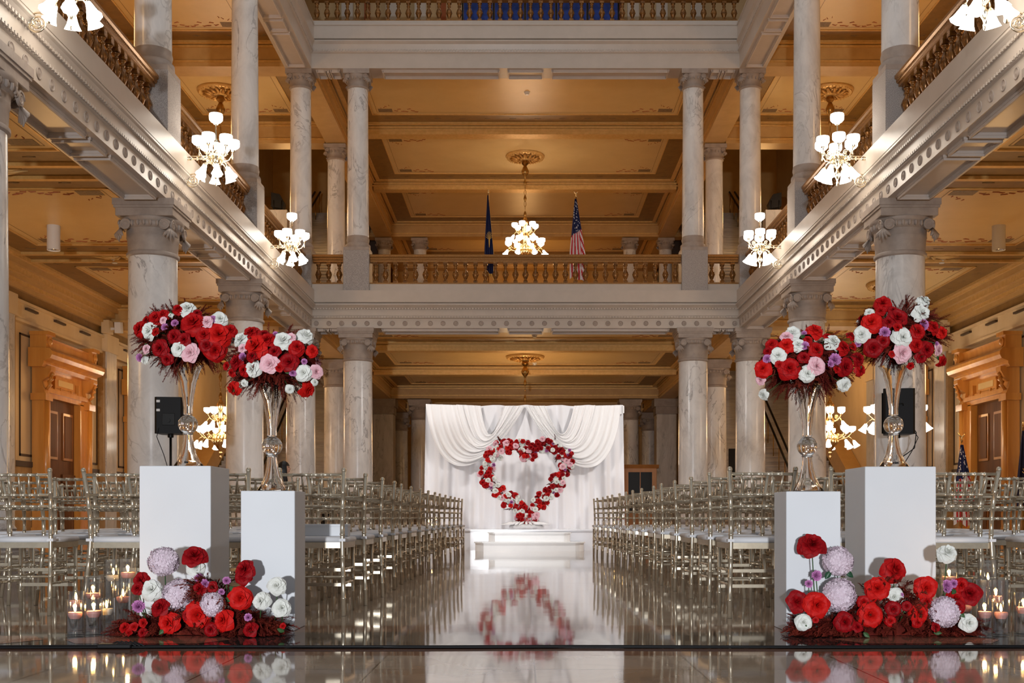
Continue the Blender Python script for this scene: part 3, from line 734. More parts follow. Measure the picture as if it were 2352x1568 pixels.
def bracket_lamp():
    t = thing('bracket_chandelier', 'x', 'chandelier')
    mb = MB()
    mb.lathe([(.001,-.50),(.012,-.49),(.018,-.44),(.010,-.42),(.022,-.38),(.045,-.34),(.048,-.30),(.02,-.26),(.018,-.22),(.05,-.19),(.095,-.12),(.10,-.03),(.06,.03),(.035,.06),(.03,.14),(.05,.18),(.045,.22),(.015,.26),(.012,.47),(.025,.50),(.012,.52)], 20)
    for k in range(12):
        a = 2*pi*k/12; mb.tube([(.09*cos(a),.09*sin(a),-.14),(.12*cos(a),.12*sin(a),-.05),(.06*cos(a),.06*sin(a),.03)], [.006,.014,.006], 5)
    mb.build('stem', M_nickel, t)
    for k in range(6):
        a = 2*pi*k/6+.35; M = Matrix.Rotation(a, 4, 'Z'); mb = MB()
        mb.tube([(.06,0,-.02),(.13,0,-.09),(.20,0,-.07),(.255,0,.02),(.27,0,.10)], .010, 7, 0, M); mb.lathe([(.03,.075),(.036,.10),(.015,.12)], 10, c=(.27,0,.0), M=M)
        mb.lathe([(.001,-.09),(.016,-.08),(.016,-.06),(.007,-.05),(.007,-.01)], 8, c=(.262,0,.04), M=M)
        scroll(mb, M @ Matrix.Translation((.14,0,.02)), .045, 1.6, .006, n=20)
        arm = mb.build('arm', M_nickel, t)
        link('shade', ME_BOWL, arm, (.27*cos(a), .27*sin(a), .12))
    for k in range(6):
        a = 2*pi*k/6+.85; M = Matrix.Rotation(a, 4, 'Z'); mb = MB()
        mb.tube([(.07,0,-.14),(.13,0,-.12),(.17,0,-.15),(.193,0,-.19)], .009, 7, 0, M); mb.lathe([(.02,-.03),(.032,.0),(.01,.02)], 10, M=M @ Matrix.Translation((.197,0,-.205)) @ Matrix.Rotation(-.55, 4, 'Y'))
        arm = mb.build('arm', M_nickel, t)
        link('shade', ME_TUL, arm, (.20*cos(a), .20*sin(a), -.215), (0, -.6, a) )
        arm.children[0].rotation_euler = (Matrix.Rotation(a, 4, 'Z') @ Matrix.Rotation(-.45, 4, 'Y')).to_euler()
    link('shade', ME_BOWL, t, (0, 0, .51), scale=1.05)
    # wall arm with bell ends, and the scroll below it ( wall lies towards -X )
    mb = MB()
    mb.tube([(-.05,0,-.06),(-.44,0,-.06)], .016, 10); mb.tube([(-.05,0,-.02),(-.40,0,-.02)], .008, 8)
    mb.lathe([(.02,0),(.035,.04),(.03,.06),(.05,.10),(.10,.13)], 18, M=Matrix.Translation((-.38,0,-.06)) @ Matrix.Rotation(-pi/2, 4, 'Y'))
    for x in (-.12,-.2,-.3): mb.lathe([(.03,-.012),(.034,0),(.03,.012)], 12, M=Matrix.Translation((x,0,-.06)) @ Matrix.Rotation(pi/2, 4, 'Y'))
    mb.build('wall_arm', M_nickel, t)
    mb = MB(); scroll(mb, Matrix.Translation((-.37,0,-.42)), .125, 2.6, .012, n=60); mb.tube([(-.245,0,-.42),(-.235,0,-.34),(-.235,0,-.22),(-.20,0,-.14),(-.08,0,-.10)], .013, 8)
    mb.tube([(-.47,0,-.44),(-.40,0,-.43)], .014, 8)
    mb.build('scroll', M_nickel, t); return t
bl = bracket_lamp(); reg(bl); first = True
for sx, nm in ((-1, 'left'), (1, 'right')):
    for k, y in enumerate((12.35, 18.15, 24.1)):
        lb = 'lit brass bracket chandelier on the %s balcony front, %s' % (nm, ['nearest, cut by the frame', 'middle of three', 'farthest of three'][k])
        loc = (sx*4.98, y, 6.43)
        if first: o = bl; o.location = loc; o['label'] = lb; first = False
        else: o = dup(bl, loc, 0 if sx < 0 else pi, lb)
        o['group'] = 'balcony bracket chandeliers'
        light('bracket_lamp_light', 'POINT', (sx*4.80, y, 6.5), 26, NEUT, .3)
        light('bracket_lamp_light', 'POINT', (sx*4.85, y, 5.9), 9, NEUT, .15)
def chandelier_body():
    t = thing('hanging_chandelier', 'x', 'chandelier'); mb = MB()
    mb.lathe([(.001,-1.35),(.02,-1.33),(.04,-1.26),(.015,-1.22),(.06,-1.15),(.03,-1.10),(.10,-1.02),(.20,-.86),(.22,-.72),(.15,-.62),(.07,-.55),(.06,-.40),(.10,-.32),(.12,-.2),(.06,-.1),(.05,.05),(.09,.12),(.12,.22),(.07,.32),(.03,.38),(.045,.44),(.02,.48)], 24)
    for k in range(16):
        a = 2*pi*k/16; mb.tube([(.16*cos(a),.16*sin(a),-.95),(.245*cos(a),.245*sin(a),-.78),(.17*cos(a),.17*sin(a),-.62)], [.006,.016,.006], 5)
    mb.build('body', M_brass, t)
    for (n, rad, z, sc) in ((6, .36, 0, 1.05), (8, .60, -.55, 1.1)):
        for k in range(n):
            a = 2*pi*k/n+.25+(.2 if n == 8 else 0); M = Matrix.Rotation(a, 4, 'Z'); mb = MB()
            mb.tube([(.06,0,z-.16),(rad*.45,0,z-.24),(rad*.8,0,z-.16),(rad*.98,0,z-.06),(rad,0,z-.02)], .012, 7, 0, M)
            scroll(mb, M @ Matrix.Translation((rad*.55,0,z-.12)), .06, 1.8, .007, n=24)
            mb.tube([(rad*.85,0,z-.14),(rad*1.0,0,z-.20),(rad*1.08,0,z-.26)], .009, 6, 0, M)
            mb.lathe([(.03,-.02),(.04,0),(.02,.02)], 10, c=(rad,0,z), M=M)
            arm = mb.build('arm', M_brass, t)
            link('shade', ME_BOWL, arm, (rad*cos(a), rad*sin(a), z), scale=sc)
            s = link('shade', ME_TUL, arm, (rad*1.08*cos(a), rad*1.08*sin(a), z-.26), scale=sc)
            s.rotation_euler = (Matrix.Rotation(a, 4, 'Z') @ Matrix.Rotation(-.5, 4, 'Y')).to_euler()
    return t
hc = chandelier_body(); reg(hc); firsth = True
def medallion(x, y, z, label, r=.66):
    mb = MB(); mb.lathe([(r,0),(r,-.03),(r*.96,-.07),(r*.90,-.09),(r*.84,-.05),(r*.80,-.04),(r*.72,-.06),(r*.3,-.10),(r*.22,-.14),(r*.12,-.16),(.001,-.17)], 40, cap=False, mi=0)
    for k in range(16):
        a = 2*pi*k/16
        mb.tube([(r*.28*cos(a),r*.28*sin(a),-.11),(r*.5*cos(a+.12),r*.5*sin(a+.12),-.13),(r*.74*cos(a),r*.74*sin(a),-.09),(r*.6*cos(a-.15),r*.6*sin(a-.15),-.08)], [.02,.05,.03,.01], 6, 1)
    for k in range(40):
        a = 2*pi*k/40; mb.lathe([(.001,-.02),(.022,0),(.001,.02)], 6, c=(r*.92*cos(a), r*.92*sin(a), -.085), mi=1)
    o = mb.build('ceiling_medallion', [M_gold, M_medal]); o.location = (x, y, z-.004); tag(o, label, 'ceiling medallion', 'gilt ceiling medallions'); return o
def hang(x, y, zc, zt, label, mlabel, full=True):
    global firsth
    if full:
        if firsth: o = hc; o.location = (x, y, zt); o['label'] = label; firsth = False
        else: o = dup(hc, (x, y, zt), 0, label)
        o['group'] = 'hanging chandeliers'
        top = zt+.46
    else: o = thing('chandelier_stem', label, 'chandelier', (x, y, zc)); top = zt
    mb = MB(); L0 = zc-top-.16; o0 = top-o.location.z
    mb.lathe([(.02,L0),(.10,L0-.02),(.12,L0-.10),(.05,L0-.18),(.09,L0-.26),(.13,L0-.36),(.10,L0-.46),(.04,L0-.54),(.03,L0-.62)], 16, c=(0,0,o0))
    z = L0-.62; k = 0
    while z > .12:
        h = .17 if k % 3 else .24
        if k % 3 == 0: mb.lathe([(.015,z),(.03,z-.04),(.055,z-.12),(.03,z-.2),(.015,z-.24)], 12, c=(0,0,o0))
        else:
            M = Matrix.Translation((0,0,o0+z-.085)) @ Matrix.Rotation(pi/2*(k % 2), 4, 'Z')
            mb.tube([(.035*cos(a),0,.09*sin(a)) for a in [i*pi/5 for i in range(10)]], .009, 5, M=M, closed=True)
        z -= h*.93; k += 1
    c = mb.build('chain', M_brassd, o); 
    medallion(x, y, zc, mlabel); return o
hang(0, 38.35, C2, 10.42, 'large lit two-tier chandelier hanging in the upper hall above the far balcony', 'gilt medallion on the upper hall ceiling over the two-tier chandelier')
hang(0, 38.35, C1, 2.9, 'brass chandelier whose chain drops behind the white backdrop', 'gilt medallion on the lower hall ceiling above the backdrop')
for sx, nm in ((-1, 'left'), (1, 'right')):
    hang(sx*8.75, 32.5, C1, 3.62, 'lit two-tier chandelier in the lower %s aisle behind the columns' % nm, 'gilt medallion on the far bay ceiling of the lower %s aisle' % nm)
    if sx > 0: hang(8.62, 26.4, C1, 3.62, 'lit two-tier chandelier behind the second column of the right row', 'gilt medallion over the lower right aisle behind the second column')
    hang(sx*8.75, 32.5, C2, 9.7, 'brass chandelier stem hanging from the upper %s aisle ceiling' % nm, 'gilt medallion on the upper %s aisle ceiling' % nm)

# ------------------------------------------------------------------ small ceiling fixtures
for sx, nm in ((-1, 'left'), (1, 'right')):
    t = thing('ceiling_downlight', 'white cylinder downlight hanging below the %s aisle ceiling' % nm, 'ceiling light', (sx*8.85, 21.2, C1-.46), group='cylinder downlights')
    mb = MB(); mb.lathe([(.11,.02),(.12,0),(.12,.46)], 24, cap=False); mb.lathe([(.001,.46),(.12,.46)], 24, cap=False); mb.build('housing', M_whitep, t)
    mb = MB(); mb.lathe([(.11,.02),(.09,.06),(.001,.09)], 24, cap=False); mb.build('lens', mat('lens', (.6,.6,.65), .1, .8), t)
    light('downlight_beam', 'SPOT', (sx*8.85, 21.2, C1-.50), 120, NEUT, .08, spot_size=1.6, spot_blend=.6)
def detector(p, lb):
    t = thing('smoke_detector', lb, 'smoke detector', p, group='ceiling detectors')
    mb = MB(); mb.lathe([(.001,-.06),(.05,-.06),(.06,-.045),(.045,-.04),(.07,-.03),(.075,0)], 20); mb.build('sensor', M_whitep, t)
    mb = MB(); mb.lathe([(.09,-.0),(.09,.015),(.001,.015)], 20); mb.build('base', M_whitep, t)
detector((-8.7, 23.95, C1-.03), 'small white smoke detector on the left aisle ceiling')
detector((8.8, 23.95, C1-.03), 'small white smoke detector on the right aisle ceiling')
detector((.28, 33.9, C1-.015), 'small detector on the lower hall ceiling, nearer one')
detector((.34, 40.0, C1-.015), 'small detector on the lower hall ceiling behind the medallion')
detector((.05, 32.6, C2-.015), 'round detector in the middle of the first upper hall ceiling panel')
for sx, nm in ((-1, 'left'), (1, 'right')):
    t = thing('emergency_light', 'boxy beige emergency light above the %s wall pilaster' % nm, 'emergency light', (sx*(XW-.22), 28.9, 5.301))
    mb = MB(); mb.rbox(-.10,.10,-.16,.16,0,.34,.01); mb.build('case', M_wallc, t)
    mb = MB(); mb.rbox(-.08-sx*.30,.08-sx*.30,-.10,.10,.02,.30,.01, M=Matrix.Rotation(.12, 4, 'X')); mb.box(*sorted((-sx*.05,-sx*.25)),-.03,.03,.1,.16); mb.build('lamp_head', M_whitep, t)

# ------------------------------------------------------------------ chairs
def tp(y, z): return z
def ringed(pts, r, rings):
    # path with bamboo rings: returns points and radii
    P0 = [Vector(p) for p in pts]; d = [0]
    for i in range(1, len(P0)): d.append(d[-1]+(P0[i]-P0[i-1]).length)
    T = d[-1]
    def at(q):
        q = min(max(q, 0), T)
        for i in range(1, len(P0)):
            if q <= d[i]: return P0[i-1].lerp(P0[i], (q-d[i-1])/(d[i]-d[i-1]))
        return P0[-1]
    st = [(x, r) for x in d]
    for f in rings:
        c = f*T
        st += [(c-.006, r), (c-.004, r+.0025), (c+.004, r+.0025), (c+.006, r)]
    st.sort(key=lambda a: a[0]); st = [s for s in st if 0 <= s[0] <= T]
    return [at(s[0]) for s in st], [s[1] for s in st]
def chair_parts(full):
    out = {}
    def rear(s):
        mb = MB(); p = [(s*.205,-.285,0),(s*.198,-.255,.15),(s*.185,-.215,.38),(s*.182,-.205,.5),(s*.184,-.21,.62),(s*.192,-.235,.78),(s*.203,-.272,.915)]
        a, b_ = ringed(p, .0145, (.12,.27,.40,.56,.66,.74,.85)); mb.tube(a, b_, 8); mb.lathe([(.017,0),(.016,.012),(.011,.02),(.001,.022)], 8, c=(s*.203,-.272,.912)); return mb
    def front(s):
        mb = MB(); a, b_ = ringed([(s*.185,.185,0),(s*.185,.185,.43)], .0125, (.3,.5,.62)); mb.tube(a, b_, 8); return mb
    def rail(y, z, hw, r, rings=(.2,.35,.5,.65,.8)):
        mb = MB(); a, b_ = ringed([(-hw,y,z),(hw,y,z)], r, rings); mb.tube(a, b_, 7); return mb
    RA = [(-.262,.888,.2,.0105),(-.231,.762,.19,.009),(-.216,.69,.186,.009),(-.208,.612,.184,.009)]
    def spindle(k):
        mb = MB(); x0 = -.10+.05*k; mb.tube([(x0*1.32,-.262,.885),(x0*1.22,-.25,.83),(x0*1.1,-.231,.765)], [.0045,.0078,.0078], 6); return mb
    S1 = [((-.19,-.24,.245),(.19,-.24,.245),.0075),((-.18,.185,.27),(.18,.185,.27),.009),((-.18,.185,.17),(.18,.185,.17),.009)]
    for s in (-1, 1):
        S1 += [((s*.19,-.235,.20),(s*.185,.185,.20),.008),((s*.19,-.225,.29),(s*.185,.185,.29),.008)]
    def bar(a, b_, r):
        mb = MB()
        if abs(a[1]-.185) < 1e-6 and abs(b_[1]-.185) < 1e-6: mb.box(a[0], b_[0], .178, .192, a[2]-.011, a[2]+.011)
        else: p, q = ringed([a, b_], r, (.3,.36,.64,.7)); mb.tube(p, q, 6)
        return mb
    seat = MB(); seat.prism([(-.185,-.205),(.185,-.205),(.20,.19),(.17,.215),(-.17,.215),(-.20,.19)], .425, .462, lambda u,v,q: (u,v,q))
    cu = MB(); o = [(-.18,-.20),(.18,-.20),(.205,-.1),(.208,.19),(.17,.222),(-.17,.222),(-.208,.19),(-.205,-.1)]
    def sc(f): return [(x*f, y*f) for x, y in o]
    rings = [(sc(.97), .462), (sc(1.0), .470), (sc(1.0), .482), (sc(.965), .494), (sc(.7), .499)]
    n = len(o); vs = [(x, y, z) for r, z in rings for x, y in r]; fs = [tuple((4*n+i) for i in range(n))]
    for k in range(4):
        for i in range(n): j = (i+1) % n; fs.append((k*n+i, k*n+j, (k+1)*n+j, (k+1)*n+i))
    cu.add(vs, fs, 0, True)
    for s in (-1, 1): cu.box(s*.165, s*.205, -.228, -.185, .468, .486)
    out['seat'] = seat.mesh('seat', M_chair); out['cushion'] = cu.mesh('cushion', M_cush)
    out['rear'] = [rear(s).mesh('leg', M_chair) for s in (-1, 1)]; out['front'] = [front(s).mesh('leg', M_chair) for s in (-1, 1)]
    out['rails'] = [rail(*a).mesh('back_rail', M_chair) for a in RA]
    out['spin'] = [spindle(k).mesh('spindle', M_chair) for k in range(5)]
    out['str'] = [bar(*a).mesh('stretcher', M_chair) for a in S1]
    mb = MB()
    for lst in ([rail(*a) for a in RA], [spindle(k) for k in range(5)]):
        for m in lst: mb.add(m.v, m.f, 0, True)
    out['back'] = mb.mesh('backrest', M_chair)
    mb = MB()
    for a in S1: m = bar(*a); mb.add(m.v, m.f, 0, True)
    out['frame'] = mb.mesh('stretcher_frame', M_chair)
    return out
CP = chair_parts(True)
def chair(x, y, rz, label, full):
    t = thing('banquet_chair', label, 'chair', (x, y, 0), rz, 'gold ceremony chairs')
    link('seat', CP['seat'], t); link('cushion', CP['cushion'], t)
    for m in CP['rear']+CP['front']: link('leg', m, t)
    if full:
        for m in CP['rails']: link('back_rail', m, t)
        for m in CP['spin']: link('spindle', m, t)
        for m in CP['str']: link('stretcher', m, t)
    else: link('backrest', CP['back'], t); link('stretcher_frame', CP['frame'], t)
    return t
OR = ['nearest','second','third','fourth','fifth','sixth','seventh','eighth','ninth','tenth','eleventh','twelfth','thirteenth','fourteenth','fifteenth','sixteenth']
SE = ['aisle','second','third','fourth','fifth','sixth']
rc = random.Random(3)
for sx, nm in ((-1, 'left'), (1, 'right')):
    for r in range(15):
        yy = (7.40 if sx < 0 else 7.27)+r*.845
        x0 = 1.165 if sx < 0 else 1.225
        if r > 6: x0 -= (r-6)*.012
        for k in range(6):
            xx = sx*(x0+.205+k*.632)+rc.uniform(-.015,.015); y = yy+rc.uniform(-.03,.03)
            if r == 0 and sx < 0 and k > 0: xx += .03
            if abs(xx)-.25 > (1203 if sx < 0 else 1149)/F*yy+.0: continue
            if r > 7 and k > 4: continue
            lb = 'champagne gold chair with white cushion, %s seat from the aisle, %s row, %s block' % (SE[k] if k else 'first', OR[r], nm)
            chair(xx, y, rc.uniform(-.05,.05), lb, r < 4)
b = thing('white_box', 'white cardboard box standing on the aisle chair of the nearest left row', 'box', (-1.36, 7.42, .499))
mb = MB(); mb.rbox(-.17,.17,-.05,.05,0,.075,.003); mb.build('box_body', M_white, b)
mb = MB(); mb.rbox(-.173,.173,-.053,.053,.06,.078,.003); mb.build('lid', M_white, b)

# ------------------------------------------------------------------ white plinths with vases
def plinth(x0, x1, y0, h, label):
    wd = x1-x0; t = thing('display_plinth', label, 'plinth', ((x0+x1)/2, y0+wd/2, 0), group=None)
    mb = MB(); mb.rbox(-wd/2,wd/2,-wd/2,wd/2,0,h,.003); mb.build('plinth_body', M_white, t); return t
def px(x, Y): return CX+(x-VX)*Y/F
plinth(px(320,6.45), px(484,6.45), 6.45, .914, 'taller square white plinth on the left, under the higher bouquet')
plinth(px(553,6.2), px(677,6.2), 6.2, .766, 'shorter square white plinth on the left, nearest the aisle')
plinth(px(1806,6.15), px(1931,6.15), 6.15, .762, 'shorter square white plinth on the right, nearest the aisle')
plinth(px(1987,6.45), px(2150,6.45), 6.45, .91, 'taller square white plinth on the right, under the higher bouquet')
def vase(x, y, z, h, label):
    t = thing('glass_vase', label, 'vase', (x, y, z), group='trumpet glass vases'); k = h/.60; th = .004
    foot = [(.088,0),(.086,.006),(.062,.04),(.046,.08),(.034,.13),(.027,.18),(.027,.20)]
    neck = [(.027,.31),(.026,.35),(.034,.42),(.047,.50),(.070,.575),(.086,.60)]
    def shell(p):
        inn = [(max(r-th*1.6, .003), zz+(.004 if i == 0 else 0)) for i, (r, zz) in enumerate(p)]
        return [(r*k, zz*k) for r, zz in p] + [(r*k, zz*k) for r, zz in reversed(inn)]
    fl = lambda a, z_: .10*cos(3*a)*max(0, 1-z_/(.2*k)) if z_ < .2*k else .03*cos(4*a)
    mb = MB(); mb.lathe(shell(foot), 36, cap=False, wob=fl); mb.build('foot', M_glass, t)
    mb = MB(); mb.lathe([(.001,.198*k)]+[(.056*k*sin(a)+.001, (.254-.056*cos(a))*k) for a in [i*pi/14 for i in range(1,14)]]+[(.001,.31*k)], 32, cap=False)
    mb.lathe([(.028*k,.193*k),(.031*k,.198*k),(.028*k,.203*k)], 24, cap=False); mb.build('ball', M_glass, t)
    mb = MB(); mb.lathe(shell(neck), 36, cap=False, wob=fl); mb.build('trumpet', M_glass, t)
    return t
VS = [(432, 6.66, .914, 'left tall plinth'), (625, 6.35, .766, 'left short plinth'), (1854, 6.30, .762, 'right short plinth'), (2052, 6.66, .91, 'right tall plinth')]
for x, Y, z, nm in VS: vase(px(x, Y), Y, z, .60, 'clear trumpet glass vase with a ball stem on the %s' % nm)
# ------------------------------------------------------------------ flowers
def rose_mesh(seed, m, layers=5, openness=1.0):
    R = random.Random(seed); mb = MB(); k = 0
    for l in range(layers):
        f = l/(layers-1); n = (3,4,5,5,5,6)[l]
        for i in range(n):
            a0 = k*2.4+R.uniform(-.15,.15); k += 1
            tilt = (.05+f*1.25*openness)+R.uniform(-.08,.08); h = .34+.20*f+R.uniform(-.03,.03); W = .10+.24*f; curl = .25+.55*f*openness; r0 = .015+.02*f
            cup = 1.5-1.15*f; tip = R.uniform(.6,1.1)*f; ph = R.uniform(0,6)
            def fn(u, v, a0=a0, tilt=tilt, h=h, W=W, curl=curl, r0=r0, cup=cup, tip=tip, ph=ph, f=f):
                s = (u-.5)*2; vv = v*(1-.16*abs(s)**2.0*(1+tip*.9))
                ang = tilt*.75+curl*vv*vv; rad = r0+h*vv*sin(ang); z = h*vv*cos(ang)*.95
                wv = W*(sin(pi*min(1, vv*.62+.12))**.8)
                t_ = s*wv; rad -= cup*s*s*wv*.42; z += cup*s*s*wv*.10+.007*sin(s*4+ph)*vv
                rad += .008*sin(s*5+ph*2)*vv*f
                return (rad*cos(a0)-t_*sin(a0), rad*sin(a0)+t_*cos(a0), z-.18+.10*(1-f))
            mb.grid(fn, 8, 6)
    for i in range(5):
        a = i*2*pi/5+.4
        mb.grid(lambda u, v: ((.02+.22*v)*cos(a)-(u-.5)*.07*(1-v)*sin(a), (.02+.22*v)*sin(a)+(u-.5)*.07*(1-v)*cos(a), -.20+.04*v-.10*v*v), 2, 3, mi=1)
    mb.lathe([(.001,-.30),(.03,-.28),(.05,-.22),(.03,-.17)], 8, mi=1)
    return mb.mesh('rose', [m, M_green])
def carn_mesh(seed):
    R = random.Random(seed); mb = MB()
    for i in range(34):
        a = i*2.4; f = i/34; el = f*1.35; h = .5; w = .24; ph = R.uniform(0, 6)
        def fn(u, v):
            s = (u-.5)*2; vv = v*(1+.10*sin(s*11+ph)); rad = h*vv*sin(el); z = h*vv*cos(el)+.03*sin(s*8+ph)*v
            t_ = s*w*v; return (rad*cos(a)-t_*sin(a), rad*sin(a)+t_*cos(a), z-.25)
        mb.grid(fn, 6, 3)
    mb.lathe([(.001,-.5),(.07,-.45),(.10,-.28),(.06,-.22)], 8, mi=1)
    return mb.mesh('carnation', [M_mag, M_green])
def hyd_mesh(seed):
    R = random.Random(seed); mb = MB(); n = 190
    for i in range(n):
        z = 1-1.75*(i+.5)/n; r = sqrt(max(0, 1-z*z)); a = i*2.399963
        d = Vector((r*cos(a), r*sin(a), z)); q = d.to_track_quat('Z', 'Y').to_matrix().to_4x4()
        M = Matrix.Translation(Vector((d.x,d.y,d.z*.86))*(.43+R.uniform(-.035,.035))) @ q @ Matrix.Rotation(R.uniform(0, 6), 4, 'Z') @ Matrix.Rotation(R.uniform(-.3,.3), 4, 'X')
        for k in range(4):
            b = k*pi/2
            vs = [(0,0,0)]+[(cos(b+o)*rr, sin(b+o)*rr, zz) for o, rr, zz in ((-.7,.06,.004),(-.38,.105,.02),(0,.10,.008),(.38,.105,.02),(.7,.06,.004))]
            mb.add(vs, [(0,1,2,3),(0,3,4,5)], 0, True, M)
    mb.lathe([(.001,-.30),(.30,-.22),(.40,0),(.30,.28),(.001,.40)], 16, mi=0, cap=False); mb.lathe([(.001,-.55),(.03,-.5),(.05,-.3)], 6, mi=1)
    return mb.mesh('hydrangea', [M_hyd, M_green])
ROSES = {}
for key, m, op in (('r', M_red, 1.0), ('d', M_dred, .9), ('b', M_bred, 1.05), ('w', M_wht, 1.05), ('p', M_pnk, .75), ('R', M_red, .55)):
    ROSES[key] = [rose_mesh(i*7+ord(key), m, 6 if key in 'p' else 5, op*(1+.08*i)) for i in range(3)]
ROSES['c'] = [carn_mesh(i) for i in range(2)]; ROSES['h'] = [hyd_mesh(i) for i in range(2)]
FN = {'r':'red_rose','d':'dark_red_rose','b':'bright_red_rose','w':'white_rose','p':'pink_rose','c':'carnation','h':'hydrangea','R':'red_rosebud'}
rf = random.Random(5)
def flower(par, key, p, size, direction, org):
    me = ROSES[key][rf.randrange(len(ROSES[key]))]
    q = Vector(direction).normalized().to_track_quat('Z', 'Y').to_matrix() @ Matrix.Rotation(rf.uniform(0, 6.28), 3, 'Z')
    o = link(FN[key], me, par, Vector(p)-Vector(org)); o.rotation_euler = q.to_euler(); o.scale = (size,)*3
    return o
def fern(par, org, pts, n, ln, R, name='foliage', thick=.0016, down=0.0, out=None, mat_=None):
    # feathery sprays: pts is a list of (centre, direction)
    mb = MB()
    for _ in range(n):
        c, d = R.choice(pts); c = Vector(c)-Vector(org)+Vector((R.gauss(0,.012),)*3)
        d = (Vector(d).normalized()+Vector((R.gauss(0,.45), R.gauss(0,.35), R.gauss(0,.4)))).normalized()
        l = ln*R.uniform(.6, 1.25); side = d.cross(Vector((R.uniform(-1,1), R.uniform(-1,1), R.uniform(-.3,1)))).normalized(); nrm = d.cross(side).normalized()
        sp = []
        for i in range(6):
            f = i/5; sp.append(c+d*l*f+Vector((0,0,-down*l*f*f))+side*.10*l*f*f)
        mb.tube(sp, [thick*1.1*(1-.8*i/5) for i in range(6)], 3)
        for i in range(1, 24):
            f = i/24; k = min(int(f*5), 4); p = sp[k].lerp(sp[k+1], f*5-k); L2 = l*.30*(1-f*.75)
            for s in (-1, 1):
                e = p+(side*s*.8+d*.65+nrm*R.uniform(-.5,.5)).normalized()*L2*R.uniform(.6, 1.1)
                w_ = nrm*thick*1.3+d*thick*.6
                mid = (p+e)/2+Vector((0,0,R.uniform(-.1,.1)*L2))
                mb.add([p-w_*.5, p+w_*.5, mid+w_, mid-w_, e], [(0,1,2,3),(3,2,4)])
    o = mb.build(name, mat_ or M_fern, par); return o
def leafm(mb, p, d, s, mi=0):
    d = Vector(d).normalized(); t_ = d.cross(Vector((0,-1,.3))).normalized()
    mb.grid(lambda u, v: Vector(p)+d*s*v+t_*(u-.5)*s*.62*sin(pi*min(1,v*.9+.08))+Vector((0,-1,0))*(.12*s*(1-(2*u-1)**2)), 4, 5, mi)
def bouquet(name, label, cen, Y, lst, zx, zy, R, rad, vase_top, nf=560, fl=.112, down=.2):
    # lst entries: (zoomed x, zoomed y, key, zoomed diameter)
    org = P(cen[0], cen[1], Y); t = thing(name, label, 'floral arrangement', org, group=None)
    mb = MB(); mb.lathe([(.001,-rad[1]*.62),(rad[0]*.25,-rad[1]*.6),(rad[0]*.45,-rad[1]*.35),(rad[0]*.52,0),(rad[0]*.4,rad[1]*.35),(rad[0]*.15,rad[1]*.5),(.001,rad[1]*.55)], 16, cap=False)
    mb.build('foliage_core', M_fern, t)
    pts = []
    for i in range(260):
        z = R.uniform(-1, 1); a = R.uniform(0, 2*pi); q = sqrt(1-z*z); d = Vector((q*cos(a), q*sin(a), z))
        pts.append((org+Vector((d.x*rad[0]*.62, d.y*rad[0]*.55, d.z*rad[1]*.6)), Vector((d.x, d.y, d.z*.55-.12))))
    fern(t, org, pts, nf, fl, R, down=down, thick=.0014)
    gb = MB()
    for zx_, zy_, key, dia in lst:
        X, Yp = zx_/2.94+zx, zy_/2.94+zy; dx, dz = (X-cen[0])/(rad[0]*F/Y), (cen[1]-Yp)/(rad[1]*F/Y)
        q = sqrt(max(0, 1-min(1, (dx*dx+dz*dz)*.8))); dep = -rad[0]*(.30+.62*q)
        p = P(X, Yp, Y+dep); size = dia/2.94*(Y+dep)/F*1.02
        dr = Vector((dx*.8+R.uniform(-.25,.25), -1.1*q-.45, dz*.7+.12+R.uniform(-.2,.25)))
        flower(t, key, p, size, dr, org)
        o_ = p-org
        gb.tube([o_-dr.normalized()*size*.2, o_*.55], .0022, 4)
        if R.random() < .45: leafm(gb, o_*.92, Vector((R.uniform(-1,1), -.4, R.uniform(-1,1))), .035)
    # extra blossoms round the back of the ball
    for i in range(16):
        a = R.uniform(.15, pi-.15); el = R.uniform(-.3, .9)
        d = Vector((cos(a)*cos(el), sin(a)*cos(el), sin(el))); p = org+Vector((d.x*rad[0]*.9, d.y*rad[0]*.85, d.z*rad[1]*.8))
        flower(t, R.choice('rrdwp'), p, .085, d, org)
    gb.build('stems', [M_green], t); return t
RB = random.Random(21)
B1 = [(935,745,'r',110),(985,690,'R',60),(1045,670,'r',105),(1095,650,'r',80),(1200,612,'r',85),(1265,605,'w',115),(1000,760,'w',115),(1300,700,'r',165),(1490,680,'w',110),(1110,735,'c',52),(1178,708,'c',52),(1395,700,'p',85),(1440,680,'c',52),(1170,800,'d',95),(1375,785,'r',115),(1480,780,'b',165),(1560,755,'r',90),(1208,880,'w',115),(1280,908,'p',125),(1075,880,'d',115),(1455,895,'r',150),(1395,860,'d',105),(940,945,'c',60),(970,965,'w',55),(985,885,'p',62),(1125,955,'d',85),(1240,820,'d',90),(1100,690,'p',50),(1150,655,'w',40),(1050,770,'R',60),(1330,640,'d',60)]
B2 = [(1690,772,'r',120),(1625,815,'w',115),(1720,862,'b',165),(1800,820,'r',115),(1910,820,'w',130),(2070,788,'w',115),(1965,805,'p',65),(2010,870,'r',110),(2115,895,'b',85),(1950,970,'d',125),(1820,985,'p',130),(1695,1020,'w',115),(1635,935,'c',58),(1590,970,'d',105),(1885,1010,'R',70),(1978,1045,'c',52),(2055,970,'c',42),(2050,1045,'w',115),(2138,1040,'p',95),(1565,1158,'b',105),(2085,1165,'b',115),(1530,1000,'R',62),(1640,1025,'r',85),(1635,880,'p',65),(1960,1160,'w',62),(1645,1120,'w',50),(2130,1110,'w',50),(1850,900,'d',85),(1560,1045,'r',60),(1780,780,'d',70),(1860,780,'c',40),(1700,930,'d',80)]
